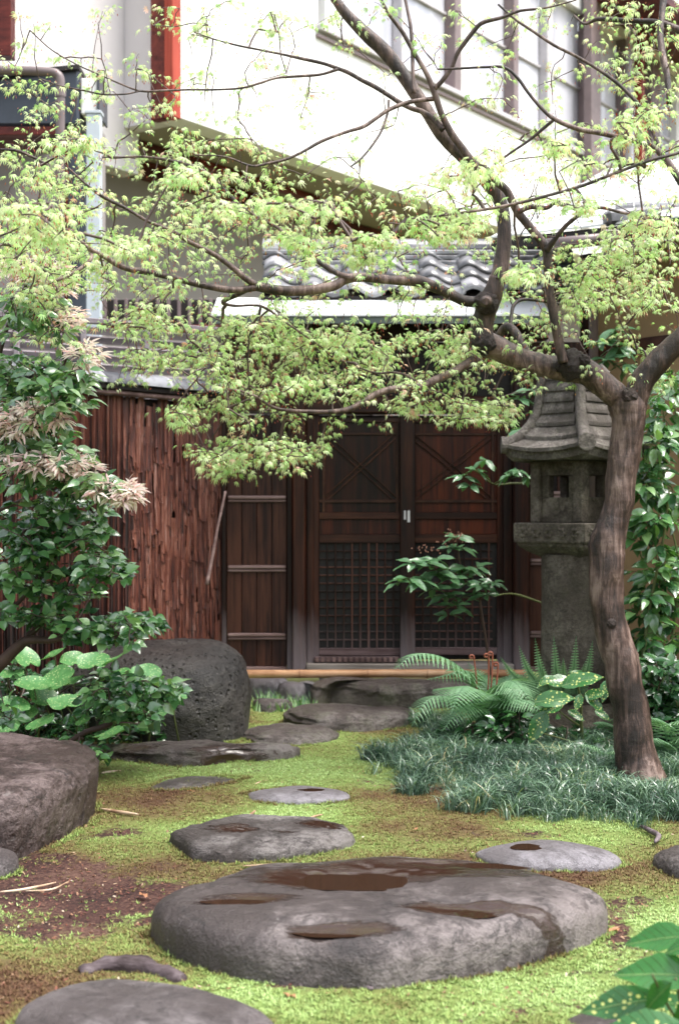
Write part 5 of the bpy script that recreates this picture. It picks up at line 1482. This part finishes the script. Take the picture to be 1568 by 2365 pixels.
# ------------------------------------------------------------------ ferns
FERN = m_leaf('fern_leaf', [(0, (.09, .20, .10)), (.5, (.17, .32, .17)), (1, (.28, .44, .27))], .3, .4, (1.2, 1.4, .8), spec=.6)
def frond(root, pl, Y0, Y1, width, npin=24, tooth=8, side=None, tint=.5, wf=.075):
    """arching leaf: midrib through layout points, paired toothed leaflets"""
    p3 = [np.array(P(px, py, Y0 + (Y1 - Y0) * i / (len(pl) - 1))) for i, (px, py) in enumerate(pl)]
    cr = [Vector(c_) for c_ in catmull(p3, max(3, 24 // (len(pl) - 1)))]
    V, Fc = tube(cr, [.0042 * (1 - .8 * i / len(cr)) + .0006 for i in range(len(cr))], 5)
    s_ = Soup(); s_.add(V, Fc, .1)
    tot = len(cr) - 1
    for k in range(npin):
        u = .14 + .85 * k / npin
        f_ = u * tot; i = int(f_); a = cr[i].lerp(cr[min(tot, i + 1)], f_ - i); T_ = (cr[min(tot, i + 1)] - cr[max(0, i - 1)]).normalized()
        sd = T_.cross(Vector((0, -.15, 1)) if side is None else Vector(side)).normalized(); nn = sd.cross(T_)
        L = width * math.sin(math.pi * (.12 + .88 * u) ** .8) ** .7 * (1 - .35 * u)
        for sg in (-1, 1):
            dr = (sd * sg + T_ * .45 - Vector((0, 0, .18))).normalized()
            w_ = L * wf; m = tooth
            pn = dr.cross(nn).normalized()
            V = []; Fc = []
            for q in range(m + 1):
                uu = q / m; c_ = a + dr * L * uu - Vector((0, 0, 1)) * L * .16 * uu * uu
                ww = w_ * (1 - uu ** 1.6) + .0004
                tt = ww * (1.0 if q % 2 else .62)
                V += [c_ - pn * tt, c_ + nn * .002, c_ + pn * tt]
            for q in range(m): b = q * 3; Fc += [[b, b + 1, b + 4, b + 3], [b + 1, b + 2, b + 5, b + 4]]
            s_.add(V, Fc, min(1, max(0, tint + random.uniform(-.25, .25))))
    return s_.build('frond', FERN, root, attr=True, smooth=False)
fn = thing('fern', (G(1120, 1740).x, 7.7, 0), 'large pale green fern arching in front of the door step', 'fern')
for pl, a, b, w in ([([(1125, 1690), (1110, 1600), (1060, 1540), (1000, 1512), (950, 1516), (911, 1546)], 7.8, 7.5, .15),
                     ([(1120, 1690), (1105, 1610), (1080, 1585), (1060, 1600), (1042, 1648)], 7.7, 7.2, .16),
                     ([(1118, 1700), (1090, 1640), (1040, 1610), (985, 1620), (950, 1678)], 7.7, 7.4, .14),
                     ([(1128, 1690), (1140, 1600), (1175, 1572), (1210, 1600), (1243, 1662)], 7.7, 7.4, .16),
                     ([(1122, 1690), (1100, 1580), (1080, 1550), (1040, 1558), (985, 1570)], 7.9, 7.7, .12),
                     ([(1130, 1690), (1140, 1600), (1160, 1575), (1190, 1560), (1230, 1560)], 7.9, 8.0, .12),
                     ([(1125, 1700), (1130, 1640), (1150, 1600), (1180, 1590), (1200, 1640)], 7.6, 7.3, .10),
                     ([(1120, 1690), (1095, 1630), (1060, 1640), (1020, 1690)], 7.6, 7.3, .11),
                     ([(1130, 1690), (1160, 1620), (1210, 1620), (1260, 1650)], 7.6, 7.3, .11),
                     ([(1125, 1690), (1125, 1600), (1110, 1560), (1080, 1530)], 7.9, 8.0, .10)]):
    frond(fn, pl, a, b, w * 1.5, 22)
fid = m_plain('fiddlehead_brown', (.22, .06, .03), .6)
for (px, py, w) in ((1094, 1518, 9), (1137, 1511, 9), (1150, 1535, 8), (1128, 1515, 6)):
    a, b = P(px, py, 7.75), P(1118 + (px - 1120) * .6, 1640, 7.7)
    pts = [b, a.lerp(b, .4) + Vector((.005, 0, 0)), a] + [a + Vector((math.cos(t_) * .014 * (1 - t_ / 9) - .014, 0, math.sin(t_) * .014 * (1 - t_ / 9))) for t_ in np.linspace(.5, 6, 9)]
    V, Fc = tube(pts, [.005, .0045, .005] + [.006] * 9, 7); mk('fiddlehead', V, Fc, fid, fn, smooth=True)
f2 = thing('fern', (P(1270, 1700, 7.9).x, 7.9, 0), 'upright fern with long narrow leaflets standing at the foot of the stone lantern', 'fern')
for (tx, ty, bx_) in ((1155, 1518, 1235), (1198, 1492, 1250), (1235, 1474, 1262), (1278, 1470, 1290), (1330, 1470, 1318), (1368, 1480, 1340), (1300, 1520, 1300), (1250, 1540, 1270), (1350, 1530, 1330)):
    frond(f2, [(bx_ + 10, 1690), (bx_, 1600), ((bx_ + tx) / 2 + (tx - bx_) * .12, (1600 + ty) / 2), (tx, ty)], 7.9, 7.6, .048, 26, 4, side=(0, 1, .2), tint=.9, wf=.42)
f3 = thing('fern', (G(1540, 1790).x, 6.9, 0), 'small fern at the right edge behind the maple trunk foot', 'fern')
for pl in ([(1545, 1760), (1535, 1690), (1520, 1662), (1500, 1660)], [(1545, 1760), (1550, 1690), (1565, 1665), (1600, 1670)], [(1545, 1760), (1530, 1720), (1515, 1705), (1500, 1720)], [(1545, 1760), (1560, 1710), (1590, 1700), (1620, 1720)]):
    frond(f3, pl, 7.2, 7.0, .11, 16)
f4 = thing('fern', (G(1370, 1800).x, 6.9, 0), 'low bright fern lying over the grass left of the maple trunk foot', 'fern')
for pl in ([(1400, 1790), (1370, 1745), (1330, 1735), (1290, 1755)], [(1400, 1790), (1390, 1740), (1360, 1722), (1320, 1722)], [(1400, 1790), (1410, 1750), (1415, 1735), (1440, 1740)]):
    frond(f4, pl, 7.0, 6.9, .08, 14, tint=.8)
f5 = thing('fern', (P(1400, 1700, 7.6).x, 7.6, 0), 'small fern half hidden behind the maple trunk', 'fern')
for pl in ([(1420, 1720), (1410, 1680), (1395, 1668), (1370, 1672)], [(1420, 1720), (1425, 1670), (1440, 1650), (1470, 1655)], [(1420, 1730), (1400, 1700), (1380, 1695), (1350, 1710)]):
    frond(f5, pl, 7.6, 7.4, .09, 14)

# ------------------------------------------------------------------ plants with single large leaves
def big_leaf_mesh(name, w, mat, n=8, droop=.3, wav=.03, tooth=0, seed=0):
    V = []; tn = []
    for i in range(n + 1):
        u = i / n; ww = w * math.sin(math.pi * min(1, u ** .85)) ** .9 if 0 < i < n else .004
        ww *= 1 + (tooth if i % 2 else -tooth)
        z = -droop * u * u
        for j, sx in enumerate((-1, -.5, 0, .5, 1)):
            V.append((sx * ww, u, z + .16 * abs(sx) * ww - .02 * (sx == 0) + wav * math.sin(u * 11 + sx * 2 + seed) * abs(sx))); tn.append(.35 + .2 * abs(sx))
    Fc = [[i * 5 + j, i * 5 + j + 1, (i + 1) * 5 + j + 1, (i + 1) * 5 + j] for i in range(n) for j in range(4)]
    me = np_mesh(name, V, Fc, True, {'tint': tn}); me.materials.append(mat); return me
def place_leaf(me, root, base, tip, roll=0, wscale=1, nrm=(0, -.3, 1), name='leaf'):
    base = Vector(base); tip = Vector(tip); d = tip - base; L = d.length
    d.normalize(); s = d.cross(Vector(nrm)).normalized(); n_ = s.cross(d)
    m = Matrix((s, d, n_)).transposed() @ Matrix.Rotation(roll, 3, 'Y')
    o = bpy.data.objects.new(name, me); col.objects.link(o); o.parent = root
    o.matrix_local = Matrix.Translation(base - ORIG[root.name]) @ m.to_4x4() @ Matrix.Diagonal((L * wscale, L, L, 1))
    return o
SAP = m_leaf('sapling_leaf', [(0, (.04, .11, .05)), (.5, (.08, .19, .085)), (1, (.15, .28, .14))], .2, .3, (1.3, 1.6, .7), True, spec=.8)
BL = [big_leaf_mesh('leaf', .22, SAP, 8, .25, .02, .05, s) for s in range(3)]
sp = thing('sapling', (P(1130, 1640, 8.6).x, 8.6, 0), 'slender sapling with long leaves standing before the right door', 'sapling')
sk = stems(sp, [([(1131, 1660, 8), (1131, 1560, 7), (1122, 1480, 6), (1112, 1420, 6), (1107, 1385, 5), (1100, 1355, 5), (1085, 1330, 4)], 8.6, 8.5),
                ([(1100, 1360, 5), (1060, 1330, 4), (1020, 1315, 4), (985, 1320, 3)], 8.5, 8.3), ([(1070, 1335, 4), (1060, 1290, 4), (1055, 1255, 3), (1050, 1238, 3)], 8.5, 8.4), ([(1107, 1385, 4), (1125, 1360, 3), (1140, 1345, 3)], 8.5, 8.4), ([(1020, 1315, 3), (975, 1305, 3), (955, 1300, 3)], 8.35, 8.3)], STEM)
def whorl(root, px, py, Y, n, r, meshes, a0=0, a1=360, el=(-25, 25), droop=.1):
    c_ = P(px, py, Y)
    for k in range(n):
        a = R(a0 + (a1 - a0) * (k + random.random() * .6) / n); e = R(random.uniform(*el)); L = r / F * Y * random.uniform(.75, 1.15)
        d = Vector((math.cos(a) * math.cos(e), math.sin(a) * math.cos(e) * .8, math.sin(e)))
        place_leaf(random.choice(meshes), root, c_ + d * .01, c_ + d * L, random.uniform(-.35, .35), 1, (random.uniform(-.3, .3), -.4, 1))
for (px, py, Y, n_, r_) in ((1052, 1240, 8.4, 7, 42), (1040, 1265, 8.45, 6, 40), (985, 1300, 8.3, 7, 55), (955, 1300, 8.3, 6, 45), (945, 1335, 8.25, 5, 60), (1010, 1320, 8.35, 8, 55), (1040, 1335, 8.4, 8, 55), (1075, 1310, 8.45, 8, 55), (1100, 1310, 8.5, 6, 60), (1030, 1375, 8.4, 6, 50), (1000, 1360, 8.35, 6, 50), (1060, 1380, 8.45, 6, 50), (1110, 1352, 8.35, 10, 42), (1140, 1345, 8.35, 9, 38), (1120, 1375, 8.4, 8, 42), (1075, 1350, 8.4, 7, 45), (970, 1340, 8.25, 6, 52), (920, 1345, 8.2, 4, 44), (1050, 1400, 8.4, 6, 52), (1005, 1290, 8.35, 6, 48), (1065, 1265, 8.45, 6, 44), (1035, 1420, 8.4, 4, 44)):
    whorl(sp, px, py, Y, n_, r_, BL)
s_ = Soup()
for _ in range(60):
    q = P(1050 + RNG.normal() * 16, 1238 + RNG.normal() * 8, 8.38) if RNG.random() < .5 else P(985 + RNG.normal() * 18, 1268 + RNG.normal() * 7, 8.3)
    V, Fc = tube([q, q + Vector((.002, 0, .008))], [.004, .003], 5); s_.add(V, Fc)
s_.build('buds', m_plain('bud_brown', (.25, .12, .08), .6), sp, kind='stuff')
# shrub whose leafy arms reach out beside the lantern
es = thing('evergreen_shrub', (P(1230, 1640, 8.9).x, 8.9, 0), 'evergreen shrub with broad leaves reaching out on both sides of the lantern roof', 'shrub')
sk = stems(es, [([(1290, 1660, 9), (1290, 1500, 8), (1285, 1300, 8), (1270, 1120, 7), (1250, 960, 6), (1250, 900, 5)], 8.9, 8.8), ([(1270, 1118, 6), (1190, 1116, 5), (1140, 1118, 4), (1110, 1095, 4), (1085, 1080, 4)], 8.85, 8.6), ([(1140, 1118, 4), (1165, 1105, 4), (1195, 1085, 3)], 8.7, 8.5), ([(1240, 960, 5), (1300, 860, 5), (1380, 830, 5), (1440, 800, 4)], 8.8, 8.6), ([(1285, 1405, 5), (1200, 1375, 5), (1165, 1372, 4), (1140, 1378, 3)], 8.85, 8.6)], STEMG)
for (px, py, Y, n_, r_) in ((1100, 1085, 8.55, 9, 42), (1070, 1100, 8.55, 7, 42), (1120, 1060, 8.55, 5, 48), (1085, 1120, 8.55, 5, 50), (1195, 1085, 8.5, 9, 36), (1175, 1095, 8.5, 7, 34), (1215, 1100, 8.5, 6, 34), (1230, 900, 8.7, 8, 48), (1200, 920, 8.7, 7, 52), (1255, 945, 8.7, 6, 40), (1265, 890, 8.7, 6, 44),
                            (1400, 830, 8.6, 9, 55), (1430, 800, 8.6, 10, 58), (1450, 840, 8.6, 8, 55), (1420, 760, 8.6, 8, 50), (1385, 790, 8.6, 7, 50), (1210, 990, 8.6, 4, 50)):
    whorl(es, px, py, Y, n_, r_, BL, el=(-40, 20))

# spotted laurels
SPL = m_leaf('spotted_laurel_leaf', [(0, (.02, .09, .025)), (.5, (.04, .15, .04)), (1, (.07, .22, .06))], .2, .25, (1.3, 1.6, .6), True, spec=.6, spots=(11, .26, (.58, .62, .20)))
def spotted_mesh(seed):
    me = big_leaf_mesh('leaf', .24, SPL, 10, .22, .02, .04, seed); return me
SL = [spotted_mesh(s) for s in range(3)]
la = thing('spotted_laurel', (P(1330, 1720, 7.5).x, 7.5, 0), 'spotted laurel with yellow-speckled leaves between the lantern and the maple trunk', 'shrub')
sk = stems(la, [([(1345, 1740, 10), (1342, 1680, 8), (1340, 1620, 6), (1332, 1575, 5)], 7.5, 7.4), ([(1342, 1680, 6), (1300, 1650, 4), (1270, 1620, 3)], 7.5, 7.3), ([(1345, 1720, 5), (1275, 1700, 4), (1240, 1690, 3)], 7.4, 7.3)], STEMG)
for (bx_, by_, tx, ty, Y) in ((1292, 1585, 1388, 1550, 7.35), (1330, 1578, 1255, 1565, 7.4), (1232, 1622, 1325, 1603, 7.2), (1295, 1600, 1235, 1622, 7.3), (1262, 1640, 1222, 1715, 7.2), (1345, 1612, 1398, 1592, 7.4), (1340, 1602, 1330, 1640, 7.3), (1400, 1570, 1392, 1620, 7.4), (1350, 1600, 1395, 1640, 7.4), (1300, 1630, 1240, 1640, 7.3), (1310, 1640, 1350, 1660, 7.4), (1280, 1560, 1240, 1580, 7.5), (1360, 1570, 1320, 1545, 7.6), (1372, 1640, 1410, 1660, 7.5)):
    place_leaf(random.choice(SL), la, P(bx_, by_, Y), P(tx, ty, Y - .05), random.uniform(-.2, .2), 1.0, (0, -1.0, 1))
lb = thing('spotted_laurel', (1.15, 3.0, 0), 'yellow-speckled laurel leaves poking in at the bottom right corner, closest to the viewer', 'shrub')
sk = stems(lb, [([(1640, 2600, 14), (1600, 2450, 12), (1575, 2330, 9), (1560, 2260, 7)], 3.2, 3.1), ([(1590, 2400, 8), (1540, 2320, 7), (1505, 2250, 5)], 3.15, 3.05)], STEMG)
SLn = SL; GRL = [big_leaf_mesh('leaf', .26, m_leaf('laurel_leaf_green', [(0, (.02, .10, .02)), (.5, (.035, .16, .03)), (1, (.06, .24, .04))], .25, .22, (1.3, 1.7, .5), True, spec=.6), 10, .2, .02, .04, s) for s in (1, 2)]
for (bx_, by_, tx, ty, Y, w, ms) in ((1600, 2160, 1440, 2165, 3.2, .9, GRL), (1640, 2170, 1530, 2190, 3.1, 1, GRL), (1620, 2255, 1420, 2232, 3.1, .95, GRL), (1550, 2270, 1480, 2330, 3.05, 1.1, GRL), (1530, 2305, 1335, 2322, 3.15, .85, SL), (1620, 2330, 1500, 2300, 3.2, 1, SL), (1600, 2390, 1380, 2360, 3.0, 1.0, SL), (1640, 2300, 1540, 2400, 3.05, 1, GRL), (1620, 2220, 1560, 2150, 3.3, 1, GRL), (1560, 2340, 1640, 2420, 3.1, 1, SL)):
    place_leaf(random.choice(ms), lb, P(bx_, by_, Y), P(tx, ty, Y + .03), random.uniform(-.15, .15), w, (0, -.9, 1))

# right hand shrubbery behind the trunk
rs = thing('leafy_shrub', (P(1560, 1640, 7.9).x, 7.9, 0), 'tall leafy shrub growing against the ochre wall right of the maple trunk', 'shrub')
sk = stems(rs, [([(1490, 1700, 9), (1480, 1560, 8), (1500, 1400, 7), (1530, 1250, 6), (1545, 1130, 5)], 7.8, 7.6), ([(1560, 1720, 10), (1545, 1560, 8), (1560, 1400, 7), (1575, 1200, 6), (1565, 1000, 5), (1550, 900, 4)], 7.9, 7.7), ([(1530, 1400, 5), (1510, 1250, 4), (1500, 1120, 4), (1480, 1040, 3)], 7.8, 7.7), ([(1600, 1500, 6), (1580, 1350, 5), (1520, 1080, 4), (1535, 990, 4), (1520, 900, 3)], 7.9, 7.8)], STEMG)
bush(rs, sk, [(1530, 940, 40, 40, 7.7, 10), (1540, 1010, 40, 30, 7.7, 12), (1500, 1010, 26, 24, 7.7, 6), (1500, 1090, 30, 40, 7.7, 10), (1520, 1170, 50, 60, 7.75, 24), (1480, 1200, 26, 60, 7.75, 12), (1530, 1300, 60, 60, 7.8, 28), (1500, 1400, 50, 50, 7.8, 18), (1550, 1440, 50, 60, 7.8, 14), (1500, 1500, 50, 40, 7.85, 16), (1560, 880, 30, 30, 7.6, 6), (1470, 1120, 20, 30, 7.7, 5)],
     6, .095, LEAF_G, STEMG, leaf=(ET, EF), spread=.045, up_bias=.05, droop=.2)
ds = thing('dark_shrub', (P(1560, 1720, 7.4).x, 7.4, 0), 'dense dark green shrub low behind the maple trunk at the right edge', 'shrub')
sk = stems(ds, [([(1540, 1780, 9), (1530, 1680, 7), (1520, 1600, 5), (1520, 1560, 4)], 7.5, 7.4), ([(1580, 1780, 9), (1590, 1650, 7), (1570, 1580, 5)], 7.5, 7.4)], STEM)
bush(ds, sk, [(1530, 1560, 60, 40, 7.5, 40), (1560, 1620, 60, 50, 7.5, 50), (1530, 1680, 50, 40, 7.4, 34), (1580, 1720, 40, 40, 7.4, 26), (1500, 1620, 22, 40, 7.5, 12)], 6, .085, LEAF_D, STEM, leaf=(ET, EF), spread=.04, up_bias=.1, droop=.1)
# undergrowth between fern and lantern, and behind the leopard plant
ug = thing('undergrowth_shrub', (P(1190, 1700, 7.7).x, 7.7, 0), 'low dark leafy plants under the large fern', 'shrub')
sk = stems(ug, [([(1180, 1740, 5), (1180, 1660, 4)], 7.6, 7.5), ([(1100, 1740, 5), (1090, 1680, 4)], 7.6, 7.5), ([(1300, 1740, 5), (1310, 1680, 4)], 7.6, 7.5)], STEM)
bush(ug, sk, [(1180, 1650, 60, 30, 7.6, 30), (1150, 1690, 90, 20, 7.5, 30), (1060, 1690, 60, 20, 7.6, 16), (1290, 1690, 90, 30, 7.7, 26), (1360, 1720, 60, 30, 7.6, 16)], 5, .07, LEAF_D, STEM, leaf=(ET, EF), spread=.035)
lu = thing('low_shrub', G(60, 1740), 'dark low leafy growth beneath the round blotched leaves at left', 'shrub')
sk = stems(lu, [([(60, 1760, 6), (60, 1680, 4)], 7.6, 7.6), ([(300, 1760, 6), (310, 1700, 4)], 7.6, 7.6)], STEM)
bush(lu, sk, [(60, 1690, 100, 40, 7.7, 60), (200, 1700, 100, 30, 7.7, 40), (330, 1690, 60, 20, 7.6, 14), (30, 1600, 60, 60, 7.9, 40), (160, 1580, 80, 50, 8.0, 30)], 5, .07, LEAF_D, STEM, leaf=(ET, EF), spread=.04)

# weeds by the gate stones
wd = Soup()
for _ in range(420):
    q = G(RNG.uniform(585, 730), RNG.uniform(1600, 1645)); a = RNG.random() * 6.28
    wd.add([(q.x, q.y, 0), (q.x + .012, q.y, 0.0), (q.x + math.cos(a) * .03, q.y + math.sin(a) * .03, .03 + .05 * RNG.random())], [[0, 1, 2]], RNG.random())
wd.build('weeds', LEAF_P, attr=True, kind='stuff')

# ------------------------------------------------------------------ things lying on the moss
DW = m_wood('dead_wood', (.03, .02, .02), (.08, .06, .065), (.17, .14, .15), .6, (8, 30, 30), 3, .7, .1)
def stick(name, lab, cat, pl, r, mat, z=.012, rough=.25, seed=0):
    p = [G(px, py, z) for px, py in pl]; cr = [Vector(c_) for c_ in catmull(p, 5)]
    n_ = len(cr); V, Fc = tube(cr, [r * (math.sin(math.pi * (.08 + .84 * i / (n_ - 1))) ** .5) for i in range(n_)], 9, rough, seed)
    return tag(mk(name, V, Fc, mat, smooth=True), lab, cat)
stick('driftwood', 'dark ribbed piece of bark lying behind the nearest stepping stone', 'driftwood', [(185, 2246), (260, 2236), (340, 2240), (420, 2266)], .034, DW, .012, .5)
stick('root', 'curved brown root emerging at the front foot of the great stone', 'root', [(690, 2278), (740, 2262), (790, 2262), (860, 2285)], .012, DW, .01, .4, 3)
TAN = m_wood('tan_twig', (.22, .13, .08), (.42, .30, .2), (.6, .5, .38), .6, (10, 10, 10), 3, .2, .2)
for lab, pl, r in (('pale twig leaning out from the big squared rock', [(232, 1868), (280, 1876), (320, 1881)], .007),
                   ('straw-coloured twig on the bare earth at the left edge, below the rock', [(0, 2060), (50, 2055), (100, 2045), (130, 2038)], .004),
                   ('reddish twig crossing the straw-coloured twig at the left edge', [(60, 2058), (120, 2054), (160, 2035)], .003),
                   ('small pale twig above the oval stone', [(588, 1812), (605, 1806), (622, 1803)], .006),
                   ('curled pale sliver behind the rough stone', [(565, 1890), (578, 1882), (590, 1872)], .005),
                   ('pale sliver on the moss behind the right end of the rough stone', [(705, 1893), (725, 1886), (745, 1881)], .005),
                   ('short pale twig on moss right of the big squared rock top', [(235, 1785), (260, 1782), (280, 1780)], .006),
                   ('thin straw lying between the rough stone and the great stone', [(560, 2000), (600, 1998), (650, 1994)], .003),
                   ('grey forked twig at the right edge in front of the grass', [(1478, 1907), (1500, 1918), (1520, 1930), (1512, 1945)], .011)):
    stick('twig', lab, 'twig', pl, r, TAN if 'grey' not in lab else DW)
FL = m_leaf('dead_leaf', [(0, (.18, .06, .03)), (.5, (.35, .16, .08)), (1, (.6, .45, .3))], .1, .5)
FM = [big_leaf_mesh('fallen_leaf', .22, FL, 5, .1, .08, 0, s) for s in range(3)]
for lab, px, py, L in (('brown fallen leaf on bare earth left of the great stone', 338, 2072, .035), ('pale star-like fallen leaf on the moss below the great stone', 684, 2305, .03), ('small orange leaf on the moss beside the grass edge', 1290, 1745, .03),
                       ('tiny dark fallen leaf on the open moss before the pale lens-shaped stone', 960, 1912, .02), ('whitish fallen petal on moss right of the big squared rock', 450, 1828, .03), ('orange-brown fallen leaf on moss at the front of the lily turf', 1030, 1770, .03), ('reddish fallen leaf by the right end of the great stone', 1405, 2150, .03)):
    q = G(px, py, .012); o = bpy.data.objects.new('fallen_leaf', random.choice(FM)); col.objects.link(o); o.location = q; o.rotation_euler = (.1, .15, random.random() * 6); o.scale = (L * 1.6, L * 1.6, L * 1.6); tag(o, lab, 'leaf')
print('OBJECTS', len(bpy.data.objects), 'TRIS', sum(len(m.polygons) for m in bpy.data.meshes))
